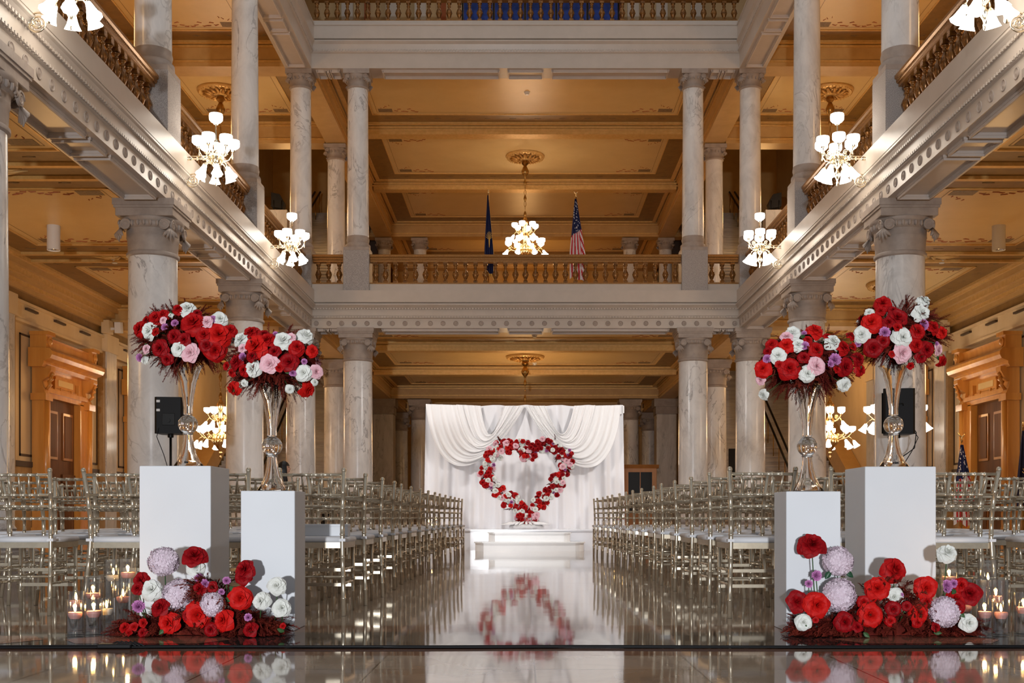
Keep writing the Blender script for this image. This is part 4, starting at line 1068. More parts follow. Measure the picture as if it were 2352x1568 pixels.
B3 = [(790,770,'w',105),(750,800,'p',85),(945,755,'b',115),(868,775,'c',38),(1070,830,'w',120),(645,850,'r',85),(745,855,'b',105),(830,850,'w',95),(870,860,'c',65),(895,820,'r',65),(690,925,'w',115),(955,885,'r',105),(585,1015,'b',120),(615,950,'c',62),(770,1010,'r',150),(955,1000,'p',120),(895,1050,'w',115),(1080,955,'c',90),(1050,985,'c',52),(1150,1005,'d',125),(1140,870,'r',105),(1030,800,'r',62),(1240,950,'d',95),(1255,1025,'r',85),(1150,1130,'w',95),(570,1095,'p',72),(585,1200,'w',80),(620,900,'d',62),(1185,790,'r',70),(1195,870,'R',62),(870,940,'d',80),(1090,1020,'R',60),(700,990,'R',60)]
B4 = [(1400,570,'r',115),(1385,625,'r',65),(1685,555,'w',95),(1672,640,'w',120),(1320,700,'b',145),(1305,635,'w',65),(1500,670,'d',130),(1680,720,'c',75),(1255,785,'w',120),(1412,773,'c',75),(1540,805,'w',135),(1640,765,'r',105),(1745,735,'r',95),(1805,770,'b',85),(1335,880,'d',125),(1535,912,'p',130),(1630,860,'r',95),(1700,890,'d',105),(1775,890,'p',80),(1645,955,'c',42),(1805,975,'r',85),(1462,920,'R',52),(1765,850,'c',32),(1585,1000,'R',52),(1500,738,'R',65),(1470,620,'d',60),(1400,830,'d',90),(1660,940,'d',80),(1230,850,'c',45),(1440,700,'d',80)]
bouquet('rose_centerpiece', 'round bouquet of red, white and pink roses on the left tall vase', (425,775), 6.66, B1, 0, 500, RB, (.30,.205), 0)
bouquet('rose_centerpiece', 'round bouquet of red, white and pink roses on the left short vase', (628,832), 6.35, B2, 0, 500, RB, (.27,.185), 0)
bouquet('rose_centerpiece', 'round bouquet of red, white and pink roses on the right short vase', (1856,832), 6.30, B3, 1552, 500, RB, (.29,.185), 0)
bouquet('rose_centerpiece', 'round bouquet of red, white and pink roses on the right tall vase', (2066,765), 6.66, B4, 1552, 500, RB, (.29,.205), 0)

def floor_spray(label, x0, x1, Yb, lst, zx, stems, leaves, R, foam):
    org = Vector(((px(x0,Yb)+px(x1,Yb))/2, Yb, 0)); hw = (px(x1,Yb)-px(x0,Yb))/2
    t = thing('floor_arrangement', label, 'floral arrangement', org)
    mb = MB()
    for fx in foam: mb.rbox(px(fx,Yb)-org.x-.09, px(fx,Yb)-org.x+.09, -.05, .05, 0, .06, .008)
    mb.build('floral_foam', M_foam, t)
    pts = []; core = MB()
    for i in range(420):
        u = R.uniform(-1, 1); hh = (.215*(1-abs(u)**2.2)+.03)*(.8+.35*sin(u*5+1.3)); v = R.uniform(-1, 1)
        z = R.uniform(.01, max(.02, hh)); pts.append((org+Vector((u*hw*.93, v*.10*(1-abs(u)*.4)-.02, z)), Vector((u*1.1+R.uniform(-.5,.5), v*.6-.35, R.uniform(-.15,.75)))))
    for i in range(16):
        u = -1+2*(i+.5)/16; hh = .12*(1-abs(u)**2.5)+.02
        core.lathe([(.001,0),(.07,0.0),(.075,hh*.35),(.04,hh*.7),(.001,hh*.75)], 10, c=(u*hw*.86,0,.002), cap=False)
    core.build('foliage_core', M_fern, t)
    f_ = fern(t, org, pts, 820, .115, R, down=.35, thick=.0014)
    for v in f_.data.vertices:
        if v.co.z < .004: v.co.z = .004+abs(v.co.z)*.08
    gb = MB()
    for zx_, zy_, key, dia in lst:
        X, Yp = zx_/2.94+zx, zy_/2.94+1000; dep = -.185 if Yp > 1385 else (-.13 if Yp > 1340 else -.06)
        if key == 'h': dep += .03
        p = P(X, Yp, Yb+dep); s = dia/2.94*(Yb+dep)/F*1.08
        dr = Vector((R.uniform(-.35,.35), -1, R.uniform(0,.5))) if Yp > 1300 else Vector((R.uniform(-.2,.2), -.85, .75))
        flower(t, key, p, s, dr, org)
        if Yp < 1400: q = p-org; gb.tube([q-dr.normalized()*s*.2, Vector((q.x*.96, q.y*.5, q.z*.5)), Vector((q.x*.9, 0, .05))], .003, 5)
        if R.random() < .4 and Yp > 1330: leafm(gb, p-org+Vector((R.uniform(-.04,.04), .01, -.03)), (R.uniform(-1,1), -.3, R.uniform(-1,.3)), .04)
    gb.build('stems', M_green, t)
    for (sx_, sy_, d) in leaves:
        lb = MB(); leafm(lb, P(sx_/2.94+zx, sy_/2.94+1000, Yb-.06)-org, d, .05); lb.build('leaf', M_leaf, t)
    return t
FL = [(1105,850,'h',205),(1315,805,'d',150),(1325,885,'w',115),(1340,960,'c',58),(1380,1000,'c',62),(945,975,'d',100),(925,1030,'d',80),(1020,1035,'w',135),(1205,1075,'h',215),(1430,1140,'h',165),(1530,978,'c',52),(1645,900,'d',130),(1640,950,'d',100),(1625,1095,'b',145),(1755,1115,'w',115),(1870,1010,'w',115),(1905,1160,'w',115),(1495,1055,'c',42),(1345,1035,'d',105),(1430,1020,'d',70),(935,1150,'c',82),(1075,1155,'d',115),(1130,1265,'b',135),(1335,1210,'b',165),(1500,1245,'b',135),(840,1295,'R',70),(905,1290,'R',60),(870,1330,'R',50),(965,1265,'R',62),(1675,1225,'c',52),(1685,1305,'d',95),(1910,1285,'R',42),(1420,1310,'d',85),(960,1330,'d',60),(1270,1210,'d',70)]
FR = [(925,725,'d',170),(1095,850,'h',205),(955,945,'c',72),(900,1000,'c',52),(1105,1080,'h',225),(825,1120,'d',135),(960,1145,'b',165),(865,1260,'w',105),(1145,1255,'d',125),(1360,1025,'b',155),(1490,900,'r',160),(1475,1090,'w',115),(1315,1210,'b',155),(1270,1125,'r',85),(1695,1030,'b',145),(1655,1200,'b',125),(1640,1260,'r',72),(1815,1190,'h',205),(1840,1010,'c',75),(1880,1000,'c',55),(1835,1035,'c',55),(1890,1100,'r',130),(1985,1060,'d',150),(1905,1150,'d',90),(1985,1265,'w',115),(1840,780,'w',125),(1700,1120,'r',82),(1470,1170,'d',95),(1450,1250,'r',72),(1525,1075,'c',34),(1930,1010,'r',95),(945,1245,'R',42),(1560,1150,'d',60),(1760,1290,'d',60),(1230,1290,'d',70)]
RS = random.Random(33)
floor_spray('low floor spray of red roses, white roses and pink hydrangeas before the left plinths', 280, 648, 6.02, FL, 0, [], [], RS, [400, 520])
floor_spray('low floor spray of red roses, white roses and pink hydrangeas before the right plinths', 1822, 2235, 6.0, FR, 1552, [], [(1045,915,(-.6,0,-.9)),(1150,915,(.8,0,-.7))], RS, [1900, 1935, 2080])

# ------------------------------------------------------------------ candles in glass cylinders
ci = [0]
def candle(X, Yd, r, h, zc, key, side, desc):
    x = px(X, Yd)
    t = thing('cylinder_vase', '%s clear glass cylinder of water, %s, %s group' % (desc[0], desc[1], side), 'vase', (x, Yd, 0), group='candle cylinders, '+side)
    mb = MB(); mb.lathe([(.001,0),(r,0),(r,h),(r-.0035,h),(r-.0035,.010),(.001,.010)], 32, cap=False); mb.build('glass', M_thin, t)
    hw = zc-.012
    mb = MB(); mb.lathe([(.001,.0105),(r-.0036,.0105),(r-.0036,hw),(.001,hw)], 32, cap=False); mb.build('water', M_water, t)
    col = M_pinkw if key == 'p' else M_whitew
    c = thing('floating_candle', '%s floating candle burning in the %s cylinder %s, %s group' % ('pink' if key == 'p' else 'ivory', desc[0], desc[1], side), 'candle', (x+.002, Yd, hw-.010), group='floating candles, '+side)
    rc_ = r*.80; mb = MB(); mb.lathe([(.001,-.012),(rc_*.7,-.010),(rc_*.95,.004),(rc_,.016),(rc_*.94,.024),(rc_*.6,.022),(.001,.019)], 24, cap=False); mb.build('wax', col, c)
    mb = MB(); mb.tube([(0,0,.018),(.001,0,.030)], .0012, 5); mb.build('wick', M_wick, c)
    mb = MB(); mb.lathe([(.001,.026),(.0055,.033),(.0065,.041),(.0045,.052),(.001,.066)], 10); mb.build('flame', M_flame, c)
    if ci[0] % 2 == 0: light('candle_light', 'POINT', (x, Yd, hw+.04), 1.6, (1,.55,.2), .01)
    ci[0] += 1
def hpx(y, Yd): return CZ+(VY-y)*Yd/F
for zx_, w_, Yd, top, cy, key, ds in ((505,118,5.98,1105,1195,'p',('front left','second tallest row')), (512,112,6.2,1050,1115,'p',('left','behind the front one')), (632,118,5.98,1100,1185,'p',('middle front','beside the front left')), (718,112,6.1,1095,1170,'w',('front right','next to the flowers')), (628,125,6.4,950,1065,'p',('medium height','behind the middle front')), (765,125,6.72,835,945,'w',('tall left','at the back')), (862,120,6.62,828,925,'p',('tall right','by the plinth')), (830,112,6.42,965,1090,'p',('medium height','before the tall pair'))):
    candle(zx_/2.94, Yd, w_/2.94*Yd/F/2, hpx(1000+top/2.94, Yd), hpx(1000+cy/2.94, Yd), key, 'left', ds)
for zx_, w_, Yd, top, cy, key, ds in ((2085,108,5.92,970,1190,'p',('front left','at the spray edge')), (2195,112,5.98,972,1195,'p',('front right','beside the front left')), (2160,110,6.2,975,1085,'p',('medium','between the front two')), (2108,130,6.65,838,980,'w',('tall','behind the front pair')), (1845,122,6.7,838,955,'p',('tall left','beside the plinth')), (1950,118,6.3,970,1150,'p',('medium','behind the red roses')), (2348,118,6.02,1060,1160,'p',('outermost right','at the frame edge'))):
    candle(1552+zx_/2.94, Yd, w_/2.94*Yd/F/2, hpx(1000+top/2.94, Yd), hpx(1000+cy/2.94, Yd), key, 'right', ds)
# ------------------------------------------------------------------ stage, steps, backdrop
M_stage = speckle('white_vinyl', (.80,.80,.84), (.84,.84,.88), 3, .12)
M_step = speckle('white_step', (.84,.83,.82), (.88,.87,.86), 3, .25)
M_drape = mat('white_drape', (.88,.86,.87), .6); M_swag = mat('satin_swag', (.90,.88,.87), .38)
t = thing('stage_platform', 'low white stage at the end of the aisle', 'stage', (0, 22.9, 0))
mb = MB(); mb.rbox(-2.15,2.15,-1.6,1.3,.36,.395,.005); mb.build('deck', M_stage, t)
mb = MB(); mb.box(-2.13,2.13,-1.58,1.28,0,.36); mb.build('skirt', M_stage, t)
t = thing('stage_steps', 'two white rounded steps leading up to the stage', 'steps', (.06, 20.9, 0))
def rnd(x0, x1, y0, y1, r, n=6):
    o = []
    for cx, cy, a0 in ((x0+r,y0+r,pi),(x1-r,y0+r,1.5*pi)):
        for k in range(n+1): a = a0+k*pi/2/n; o.append((cx+r*cos(a), cy+r*sin(a)))
    return o+[(x1,y1),(x0,y1)]
for nm, a in (('lower_step', (-1.0,1.0,-.20,.40,.16,0,.17)), ('upper_step', (-.76,.76,.08,.40,.12,.17,.345))):
    mb = MB(); mb.prism(rnd(*a[:5]), a[5], a[6]-.02, lambda u,v,q: (u,v,q))
    o = rnd(a[0]-.02, a[1]+.02, a[2]-.02, a[3], a[4]); mb.prism(o, a[6]-.02, a[6], lambda u,v,q: (u,v,q)); mb.build(nm, M_step, t)
YB = 23.0
def bp(zx, zy, Y): return P(900+zx/3.92, 880+zy/3.92, Y)
t = thing('drape_backdrop', 'wide white draped fabric backdrop with swags behind the flower heart', 'backdrop', (0, YB, .395))
def rel(v): return Vector(v)-Vector((0, YB, .395))
xl, xr, zt = px(978, YB), px(1431, YB), P(0, 931, YB).z
R = random.Random(2); phs = [R.uniform(0, 6) for _ in range(8)]
def cur(u, v):
    x = xl+(xr-xl)*u; z = .0+(zt-.395)*v
    a = .5*sin(u*61+phs[0])+.32*sin(u*97+phs[1])+.25*sin(u*143+phs[2])+.3*sin(u*31+phs[3])
    return (x+.02*(1-v)*(u-.5)*4, a*.06*(.55+.45*(1-v)), z+.012*sin(u*40)*v)
for k in range(4):
    mb = MB(); mb.grid(lambda u, v: cur((k+u)/4, v), 90, 6); mb.build('drape_panel', M_drape, t)
mb = MB(); mb.tube([(xl-.02,.10,zt-.43),(xr+.02,.10,zt-.43)], .022, 8)
for x in (xl, 0, xr): mb.tube([(x,.10,0),(x,.10,zt-.43)], .022, 8)
mb.build('pipe_frame', M_blackm, t)
def bez(p, q): 
    a, b_, c, d = p; return a*(1-q)**3+b_*3*q*(1-q)**2+c*3*q*q*(1-q)+d*q**3
def swag(out_, inn, nf, seed):
    R = random.Random(seed); ph = [R.uniform(0, 6) for _ in range(4)]; mb = MB()
    def fn(u, v):
        # u along, v across (0 outer .. 1 inner)
        pts = [tuple(out_[i][j]*(1-v)+inn[i][j]*v for j in (0, 1)) for i in range(4)]
        x = bez([p[0] for p in pts], u); y = bez([p[1] for p in pts], u)
        f = .5*sin(v*nf*6.28+ph[0]+u*1.5)+.35*sin(v*nf*10.3+ph[1]-u*2)+.2*sin(v*nf*3+ph[2])
        dep = -.07-.075*(.5+.5*f)*(.35+.65*sin(pi*u))-.04*sin(pi*u)
        return rel(bp(x, y+6*f*sin(pi*u), YB))+Vector((0, dep, 0))
    mb.grid(fn, 44, 90); mb.build('swag', M_swag, t)
swag([(308,190),(400,1010),(860,850),(1195,210)], [(640,200),(720,560),(840,700),(1110,205)], 5, 1)
swag([(580,195),(700,760),(860,690),(1190,205)], [(800,205),(860,560),(900,520),(1010,205)], 4, 2)
swag([(2060,200),(1980,1010),(1560,870),(1200,210)], [(1740,205),(1680,560),(1560,700),(1300,205)], 5, 3)
swag([(1830,200),(1700,760),(1560,680),(1215,205)], [(1640,205),(1560,560),(1500,520),(1380,205)], 4, 4)
mb = MB(); mb.grid(lambda u, v: rel(bp(2040+u*50, 205+v*(80-15*u), YB))+Vector((0,-.06-.03*sin(u*9),0)), 8, 6); mb.build('drape_corner', M_swag, t)
# flower heart
org = bp(1210, 1270, 22.5); t = thing('flower_heart', 'large heart wreath of red, pink and white roses before the backdrop', 'heart wreath', org)
hp = [(1215,640),(1150,590),(1060,555),(960,590),(890,660),(855,760),(855,860),(905,930),(985,1000),(1070,1060),(1140,1120),(1190,1170),(1250,1160),(1320,1090),(1400,1020),(1450,950),(1500,870),(1560,800),(1580,710),(1550,630),(1480,575),(1380,550),(1290,580),(1215,640)]
hv = [rel2 for rel2 in [bp(x, y, 22.5)-org for x, y in hp]]
mb = MB(); mb.tube(hv, .012, 6); mb.tube([Vector((0,.0,-.0)), Vector((-.01,.0,.25))], .02, 6); mb.lathe([(.34,-.03),(.34,0),(.30,.03),(.001,.05)], 24, c=(0,0,-.03)); mb.build('wire_frame', M_whitep, t)
RH = random.Random(17); cnt = {}
def hpt(q):
    q *= len(hv)-1; i = min(int(q), len(hv)-2); return hv[i].lerp(hv[i+1], q-i)
pts = []
for i in range(200):
    q = RH.random(); p = hpt(q)+Vector((RH.gauss(0,.06), -.02, RH.gauss(0,.06))); pts.append((p, Vector((RH.uniform(-1,1), -.6, RH.uniform(-1,1)))))
for i in range(14): pts.append((Vector((RH.uniform(-.22,.22), -.05, RH.uniform(.0,.12))), Vector((RH.uniform(-1,1), -.7, RH.uniform(-.5,.6)))))
fern(t, (0,0,0), pts, 260, .13, RH, thick=.0035)
seq = []
for i in range(350):
    q = (i+.5)/350; c = hpt(q); k = 'rrbrwrdpwrrpbwrcwrd'[(i*7+RH.randrange(4)) % 19]
    if RH.random() < .08: k = 'w'
    if cnt.get(k, 0) >= 90: k = 'd' if cnt.get('d', 0) < 90 else 'R'
    cnt[k] = cnt.get(k, 0)+1
    seq.append((k, c+Vector((RH.uniform(-.12,.12), -.09+RH.uniform(-.07,.02), RH.uniform(-.12,.12)))))
for i in range(22):
    k = 'rwpwrdbp'[i % 8]; seq.append((k, Vector((RH.uniform(-.22,.22), -.12+RH.uniform(-.05,.05), RH.uniform(.02,.20)))))
for i in range(8): seq.append(('pwrwprwp'[i], hv[0]+Vector((RH.uniform(-.12,.10), -.12, RH.uniform(-.16,.05)))))
for k, p in seq:
    s = {'w':.105,'p':.115,'c':.075}.get(k, .10)*RH.uniform(.85, 1.2)
    flower(t, k, p, s, (RH.uniform(-.5,.5), -1, RH.uniform(-.3,.5)), (0,0,0))
mb = MB()
for k in range(26):
    a = k*.55; mb.tube([(.20*cos(a)*RH.uniform(.6,1.5),-.1+.12*sin(a),.05),(.34*cos(a),-.12+.16*sin(a),.02),(.46*cos(a)*RH.uniform(.8,1.2),-.14+.2*sin(a),-.005)], [.02,.028,.006], 5)
mb.build('white_ruffle', M_swag, t)
# candles on the stage
for sd, xs in (('left', ((985,1196),(992,1206),(1001,1190),(1009,1203))), ('right', ((1387,1204),(1397,1186),(1411,1200),(1418,1188),(1430,1187)))):
    for i, (X, Yp) in enumerate(xs):
        Yd = 22.2+.12*(i % 3); zc = hpx(Yp, Yd); x = px(X, Yd)
        t = thing('candle_cylinder', 'distant glass candle cylinder on the %s end of the stage, %s' % (sd, ('outermost','second','third','fourth','innermost')[i if sd == 'left' else 4-i]), 'vase', (x, Yd, .395), group='stage candles '+sd)
        mb = MB(); mb.lathe([(.001,0),(.045,0),(.045,zc-.395+.09),(.042,zc-.395+.09),(.042,.01),(.001,.01)], 16, cap=False); mb.build('glass', M_thin, t)
        c = thing('floating_candle', 'tiny burning candle in the %s stage cylinder, %s end' % (('outermost','second','third','fourth','innermost')[i if sd == 'left' else 4-i], sd), 'candle', (x, Yd, zc-.03), group='stage candle flames '+sd)
        mb = MB(); mb.lathe([(.001,-.02),(.036,-.018),(.036,.0),(.001,.0)], 12, cap=False); mb.build('wax', M_pinkw, c)
        mb = MB(); mb.lathe([(.001,.0),(.010,.015),(.011,.03),(.001,.06)], 8); mb.build('flame', M_flame, c)

# ------------------------------------------------------------------ loudspeakers
def speaker(x, Y, w_, h_, zb, label, label2, rz, back):
    t = thing('loudspeaker', label, 'speaker', (x, Y, zb), rz)
    mb = MB(); mb.prism([(-w_/2,-.14),(-w_/2+.03,-.17),(w_/2-.03,-.17),(w_/2,-.14),(w_/2-.05,.15),(w_/2-.08,.17),(-w_/2+.08,.17),(-w_/2+.05,.15)], 0, h_, lambda u,v,q: (u,v,q)); mb.build('cabinet', M_black, t)
    mb = MB(); mb.box(-w_/2+.03,w_/2-.03,.165,.18,.03,h_-.03); mb.build('grille', M_blackm, t)
    if back:
        mb = MB(); mb.rbox(-.09,.09,-.178,-.168,.12,h_*.55,.004); mb.lathe([(.03,0),(.03,.03)], 12, M=Matrix.Translation((.0,-.178,h_*.35)) @ Matrix.Rotation(pi/2, 4, 'X')); mb.build('connector_panel', M_blackm, t)
        for z in (.45, .32): 
            mb = MB(); mb.box(-.17,-.12,-.176,-.168,z,z+.035); mb.build('label_sticker', M_whitep, t)
    else:
        mb = MB(); mb.tube([(-.05,-.17,h_*.62),(-.05,-.19,h_*.66),(.05,-.19,h_*.66),(.05,-.17,h_*.62)], .008, 6); mb.build('handle', M_blackm, t)
    s = thing('speaker_stand', label2, 'stand', (x, Y, 0), rz)
    mb = MB(); mb.tube([(0,0,.25),(0,0,zb)], .018, 10); mb.tube([(0,0,.25),(0,0,1.1)], .024, 10); mb.lathe([(.04,0),(.045,.02),(.04,.05)], 12, c=(0,0,zb-.05)); mb.build('pole', M_blackm, s)
    mb = MB(); mb.lathe([(.035,0),(.04,.03),(.035,.08)], 12, c=(0,0,.85)); mb.tube([(0,0,.89),(.07,0,.89)], .012, 6); mb.build('collar', M_black, s)
    for k in range(3):
        a = k*2*pi/3+.5; mb = MB(); mb.tube([(0,0,.86),(.5*cos(a),.5*sin(a),.02)], .013, 8); mb.tube([(0,0,.30),(.28*cos(a),.28*sin(a),.40)], .008, 6); mb.build('leg', M_blackm, s)
    mb = MB(); mb.tube([(-.13,-.16,.10+zb),(-.16,-.2,zb-.05),(-.08,-.1,zb-.3),(-.02,-.03,zb-.55),(-.03,-.02,.9),(-.2,.1,.006)], .006, 6); mb.build('cable', M_black, s)
    if not back:
        mb = MB(); mb.tube([(.16,-.1,zb+.15),(.24,-.12,zb+.02),(.22,-.1,zb-.2),(.12,-.05,zb-.28),(.02,-.02,zb-.35)], .007, 6); mb.tube([(.16,-.1,zb+.12),(.27,-.1,zb-.05),(.18,-.1,zb-.25),(.04,-.03,zb-.5)], .006, 6); mb.build('cable', M_black, s)
speaker(px(392,16.6), 16.6, .40, .53, hpx(997,16.6), 'black loudspeaker on a pole before the left column, back panel showing', 'black tripod stand under the left loudspeaker', .12, True)
speaker(px(2061,16.3), 16.3, .44, .65, hpx(998,16.3), 'black loudspeaker on a pole before the right column, seen from behind', 'black tripod stand under the right loudspeaker', -.15, False)

# ------------------------------------------------------------------ flags
def flag(x, Y, z0, z1, label, kind, w_=.36, face=0, hc=1.0):
    t = thing('flag', label, 'flag', (x, Y, z0), face); H = z1-z0
    mb = MB(); mb.tube([(0,0,0.03),(0,0,H-.12)], .014, 8); mb.build('pole', M_brassd, t)
    mb = MB(); mb.lathe([(.14,0),(.15,.02),(.12,.05),(.03,.07),(.02,.12)], 16); mb.build('base', M_brassd, t)
    mb = MB(); mb.lathe([(.02,0),(.03,.03),(.012,.05),(.02,.08),(.001,.12)], 10, c=(0,0,H-.14))
    if kind == 'us':
        for s in (-1, 1): mb.tube([(0,0,H-.06),(s*.04,0,H-.02),(s*.075,0,H+.03)], [.012,.014,.004], 5)
    mb.build('finial', M_brass, t)
    mb = MB(); ztop = H-.2; zb = max(.25, ztop-1.35*hc)
    def fn(u, v):
        # v=1 at pole top; the cloth hangs in folds and widens downwards
        wd = w_*(.12+.88*min(1, (1-v)*1.5)); x_ = -.02-wd*.35+wd*u; y_ = -.03-.045*sin(u*15)*(1-v*.6)
        z_ = zb+(ztop-zb)*v-.25*u*(u-.3)*(1-v)-.04*cos(u*12)*(1-v)
        return (x_, y_, z_)
    def mf(u, v):
        if kind == 'us':
            if v > .52+.12*u: 
                return 0
            if u > .74: return 1 if int((v+u*.4)*14) % 2 else 2
            return 1 if int((u+.10*v)*9.5) % 2 else 2
        return 3 if (u > .95 or v < .03) else 0
    mb.grid(fn, 46, 60, mf=mf)
    if kind == 'us':
        for i in range(34):
            u = random.uniform(.08,.9); v = .60+.36*((i*.37) % 1)
            p = Vector(fn(u, v))+Vector((0,-.006,0)); r = .019; o = []
            for k in range(10): a = k*pi/5+.3; rr = r if k % 2 == 0 else r*.42; o.append((p.x+rr*sin(a), p.y, p.z+rr*cos(a)))
            mb.add(o+[(p.x,p.y-.001,p.z)], [(10, k, (k+1) % 10) for k in range(10)], 2)
        mats = [M_navy, M_flagr, M_flagw]
    else:
        p = Vector(fn(.55,.45))
        for k in range(9):
            a = -1.2+k*.3; mb.tube([(p.x+.01*sin(a),p.y-.03,p.z),(p.x+.10*sin(a),p.y-.03,p.z+.22*cos(a))], [.004,.006], 4, 3)
        mb.tube([(p.x,p.y-.035,p.z-.22),(p.x,p.y-.035,p.z)], [.008,.02], 6, 3)
        mats = [M_navy, M_flagr, M_flagw, M_fringe]
    mb.build('flag_cloth', mats, t); return t
flag(px(1122,31), 31, FL2, hpx(432,31), 'dark blue flag with gold emblem on a pole behind the balcony rail', 'state', .26, hc=1.6)
flag(px(1323,31), 31, FL2, hpx(440,31), 'American flag on a pole behind the balcony rail', 'us', .44, hc=1.6)
flag(px(2209,21.5), 21.5, 0, hpx(997,21.5), 'American flag on a floor pole before the right marble pilaster', 'us', .42, hc=1.1)
flag(px(2350,21.5), 21.5, 0, hpx(965,21.5), 'dark flag on a floor pole at the right frame edge', 'state', .34, hc=1.1)

# ------------------------------------------------------------------ wooden case, dark screen, stage light
t = thing('display_case', 'wooden glazed display case standing right of the backdrop', 'display case', (px(1468,30.8), 30.8, 0)); h = hpx(1068,30.8)
mb = MB(); mb.box(-.44,.44,-.3,.3,0,.75)
for s in (-1, 1): mb.box(*sorted((s*.44, s*.32)),-.3,.3,.75,h-.2)
mb.box(-.44,.44,-.3,.3,h-.2,h-.04); mb.build('case_frame', M_case, t)
mb = MB(); mb.prism([(-.30,h-.10),(-.36,h-.03),(-.38,h),(.38,h),(.36,h-.03),(.30,h-.10)], -.50, .50, lambda u,v,q: (q,u,v)); mb.build('cornice', M_case, t)
mb = MB(); mb.box(-.32,.32,-.26,-.25,.75,h-.2); mb.build('glass_pane', M_dglass, t)
mb = MB(); mb.box(-.01,.01,-.29,-.25,.75,h-.2); mb.build('glazing_bar', M_case, t)
t = thing('video_screen', 'black upright screen between the right columns behind the chairs', 'screen', (px(1686,33), 33, 0))
mb = MB(); mb.rbox(-.16,.16,-.04,.04,hpx(1098,33),hpx(1030,33),.01); mb.build('panel', M_black, t)
mb = MB(); mb.box(-.02,.02,-.02,.02,.02,hpx(1098,33)); mb.box(-.2,.2,-.2,.2,0,.03); mb.build('stand', M_case, t)
mb = MB(); mb.lathe([(.001,0),(.016,.004),(.001,.008)], 8, M=Matrix.Translation((.12,-.045,hpx(1093,33))) @ Matrix.Rotation(pi/2, 4, 'X')); mb.build('indicator_lamp', mat('blue_lamp', (.3,.3,1), .5, emit=(.3,.35,1), es=6), t)
for X, Y, nm, s in ((1778,34.9,'right',1), (640,34.9,'left',-1)):
    t = thing('stage_light', 'black tilted spotlight at the foot of the upper %s stairs' % nm, 'spotlight', (px(X,Y), Y, hpx(484,Y)-.02))
    mb = MB(); mb.prism([(-.16,.05),(-.2,.22),(-.05,.5),(.2,.55),(.2,.12)], -.14, .14, lambda u,v,q: (s*u,q,v)); mb.build('housing', M_black, t)
    mb = MB(); mb.box(-.15,.15,-.12,.12,-.0,.03); mb.tube([(-.12,-.15,.02),(-.12,-.15,.3)], .015, 6); mb.tube([(.12,-.15,.02),(.12,-.15,.3)], .015, 6); mb.build('yoke', M_blackm, t)
    t2 = thing('stone_plinth', 'stone block under the spotlight on the upper %s gallery' % nm, 'plinth', (px(X,Y), Y, FL2))
    mb = MB(); mb.box(-.3,.3,-.2,.2,0,hpx(484,Y)-.02-FL2); mb.build('block', M_marble2, t2)

# ------------------------------------------------------------------ black cable across the floor
t = thing('power_cable', 'black cables lying across the dark floor band in front', 'cable', (0, 5.37, 0)); R = random.Random(9)
for k in range(3):
    pts = []; n = 90
    for i in range(n+1):
        x = -4.5+9*i/n; amp = 1 if x < -.5 else .5
        pts.append((x, .014*(k-1)*(1+.9*sin(x*1.7+k*2))*amp+.012*sin(x*3.1+k), .0065+.002*(k == 1)))
    mb = MB(); mb.tube(pts, .0065 if k else .005, 6); mb.build('cable_strand', M_black, t)
mb = MB()
for i in range(5): mb.tube([(-2.02+.03*i,.0,.008),(-1.98+.02*i,.02,.03),(-1.92+.02*i,-.01,.012)], .004, 5)
mb.rbox(-2.06,-1.9,-.03,.03,.002,.022,.004); mb.build('cable_connector', M_black, t)

# ------------------------------------------------------------------ people behind the left chairs
def body(name, par, nodes, edges, m, lv=2, root=0):
    me = bpy.data.meshes.new(name); me.from_pydata([n[0] for n in nodes], edges, []); me.materials.append(m)
    o = link(name, me, par); md = o.modifiers.new('skin', 'SKIN'); md.use_smooth_shade = True
    for i, n in enumerate(nodes):
        v = me.skin_vertices[0].data[i]; v.radius = (n[1], n[2] if len(n) > 2 else n[1]); v.use_root = (i == root)
    s = o.modifiers.new('sub', 'SUBSURF'); s.levels = lv; s.render_levels = lv; return o
def hand(par, p, d, side, m):
    d = Vector(d).normalized(); s = Vector(side).normalized(); p = Vector(p)
    nodes = [(p, .022, .014), (p+d*.05, .032, .013), (p+d*.085, .034, .012)]; ed = [(0,1),(1,2)]
    body('palm', par, nodes, ed, m, 1)
    for k, l in enumerate((.060,.070,.066,.052)):
        b = p+d*.085+s*(k-1.5)*.018; c = d.cross(s)*.35
        body('finger', par, [(b,.0085),(b+d*l*.5+c*l*.15,.008),(b+(d+c).normalized()*l,.0065)], [(0,1),(1,2)], m, 1)
    b = p+d*.02-s*.028; body('thumb', par, [(b,.011),(b+(d*.7-s).normalized()*.035,.010),(b+(d*1.2-s*.8).normalized()*.062,.008)], [(0,1),(1,2)], m, 1)
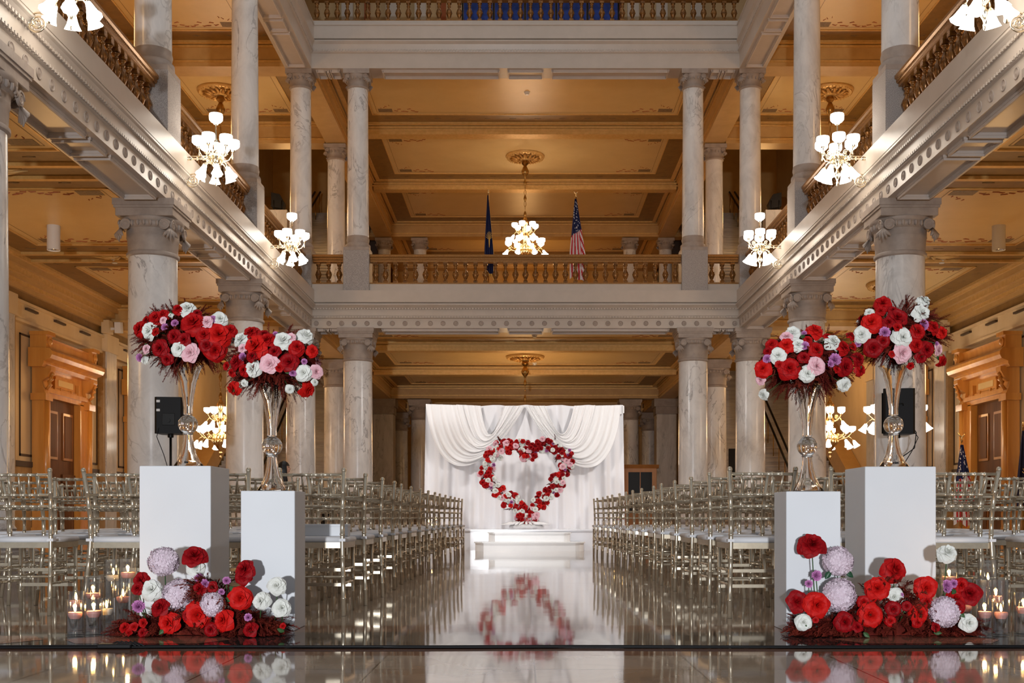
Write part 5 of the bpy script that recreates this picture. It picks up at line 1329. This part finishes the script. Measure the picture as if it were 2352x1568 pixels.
def person(x, Y, label, H, turn, bend=0):
    t = thing('person', label, 'person', (x, Y, 0), turn); k = H/1.62
    V = lambda a, b_, c: Vector((a*k, b_*k, c*k))
    hipz = .88
    def B(a, b_, c):   # bend the upper body about the hip, forward = -Y
        q = Vector((a, b_, c-hipz)); q.rotate(Matrix.Rotation(bend, 3, 'X')); return Vector((q.x*k, q.y*k, (q.z+hipz)*k))
    n = [(B(0,0,.90),.15*k,.11*k),(B(0,0,1.05),.125*k,.09*k),(B(0,.0,1.22),.15*k,.10*k),(B(0,.01,1.33),.10*k,.08*k),(B(0,.0,1.385),.048*k),
         (B(.15,0,1.31),.055*k),(B(.20,-.0,1.08),.043*k),(B(.19,-.12,.88),.033*k),(B(-.15,0,1.31),.055*k),(B(-.20,0,1.08),.043*k),(B(-.19,-.12,.88),.033*k),
         (V(.09,0,.80),.085*k),(V(.10,-.01,.46),.055*k),(V(.10,.02,.10),.038*k),(V(-.09,0,.80),.085*k),(V(-.10,-.01,.46),.055*k),(V(-.10,.02,.10),.038*k)]
    e = [(0,1),(1,2),(2,3),(3,4),(3,5),(5,6),(6,7),(3,8),(8,9),(9,10),(0,11),(11,12),(12,13),(0,14),(14,15),(15,16)]
    body('clothed_body', t, n, e, M_cloth)
    for s in (-1, 1):
        mb = MB(); mb.lathe([(.045,0),(.05,.02),(.045,.06),(.03,.08)], 12, M=Matrix.Translation((s*.10*k,-.04*k,0)) @ Matrix.Diagonal((1,2.2,1,1))); mb.build('shoe', M_black, t)
        hand(t, B(s*.19,-.125,.87), B(s*.19,-.16,.70)-B(s*.19,-.12,.88), (0,1,0), M_skin)
    mb = MB(); c = B(0,-.02,1.50)
    def hd(u, v):
        a = u*2*pi; th = v*pi; r = sin(th); x_ = .074*r*cos(a); y_ = .092*r*sin(a); z_ = -.118*cos(th)
        if sin(a) < 0:   # face side
            f = max(0, -sin(a))**3
            y_ -= f*(.024*math.exp(-((z_+.005)/.028)**2)*math.exp(-(x_/.013)**2))+f*.008*math.exp(-((z_+.055)/.014)**2)*math.exp(-(x_/.03)**2)
            y_ += f*.010*math.exp(-((z_-.02)/.016)**2)*math.exp(-((abs(x_)-.032)/.016)**2)
        x_ *= 1-.22*max(0, -z_/.118)
        return Vector((x_, y_, z_))*k+c
    mb.grid(hd, 40, 32); 
    for s in (-1, 1): mb.lathe([(.001,-.03),(.012,-.015),(.014,.01),(.001,.03)], 8, c=c+Vector((s*.073,.005,0))*k)
    mb.tube([B(0,0,1.36), B(0,-.012,1.44)], [.05*k,.046*k], 12)
    mb.build('head', M_skin, t)
    mb = MB()
    for s in (-1, 1): mb.lathe([(.001,-.009),(.011,0),(.001,.009)], 10, c=c+Vector((s*.031,-.078,.020))*k)
    mb.build('eyes', M_hair, t)
    mb = MB(); mb.tube([c+Vector((-.024,-.087,-.055))*k, c+Vector((0,-.094,-.053))*k, c+Vector((.024,-.087,-.055))*k], [.002,.006,.002], 6); mb.build('mouth', mat('lips', (.45,.12,.10), .5), t)
    mb = MB()
    def hr(u, v):
        a = -.15*pi+u*1.3*pi; th = v; z_ = .13-.46*th**1.2; r = 1.16+.12*sin(u*40)*.15
        w_ = min(1, sqrt(max(0, 1-((z_-.0)/.132)**2))) if z_ > 0 else 1+.15*th
        return Vector((.082*r*w_*cos(a), .098*r*w_*sin(a)+.01, z_))*k+c
    mb.grid(hr, 40, 24); mb.grid(lambda u, v: Vector((.086*cos(u*2*pi)*sin(v*1.25), .10*sin(u*2*pi)*sin(v*1.25)+.004, .128*cos(v*1.25)))*k*1.06+c, 32, 10)
    mb.build('hair', M_hair, t)
    return t, B, k
person(px(650,19.9), 19.9, 'standing person with long black hair in black clothes, facing right, behind left chairs', 1.60, pi/2+.25)
t, B, k = person(px(756,21.4), 21.4, 'person in a black shirt with a white swirl print bending over behind left chairs', 1.56, -.5, bend=1.05)
mb = MB()
pts = [B(.12*cos(a)*(1-a/9), .112, 1.20+.10*sin(a)*(1-a/9)) for a in [i*.35 for i in range(18)]]
mb.tube(pts, .011, 5); mb.build('shirt_print', M_flagw, t)
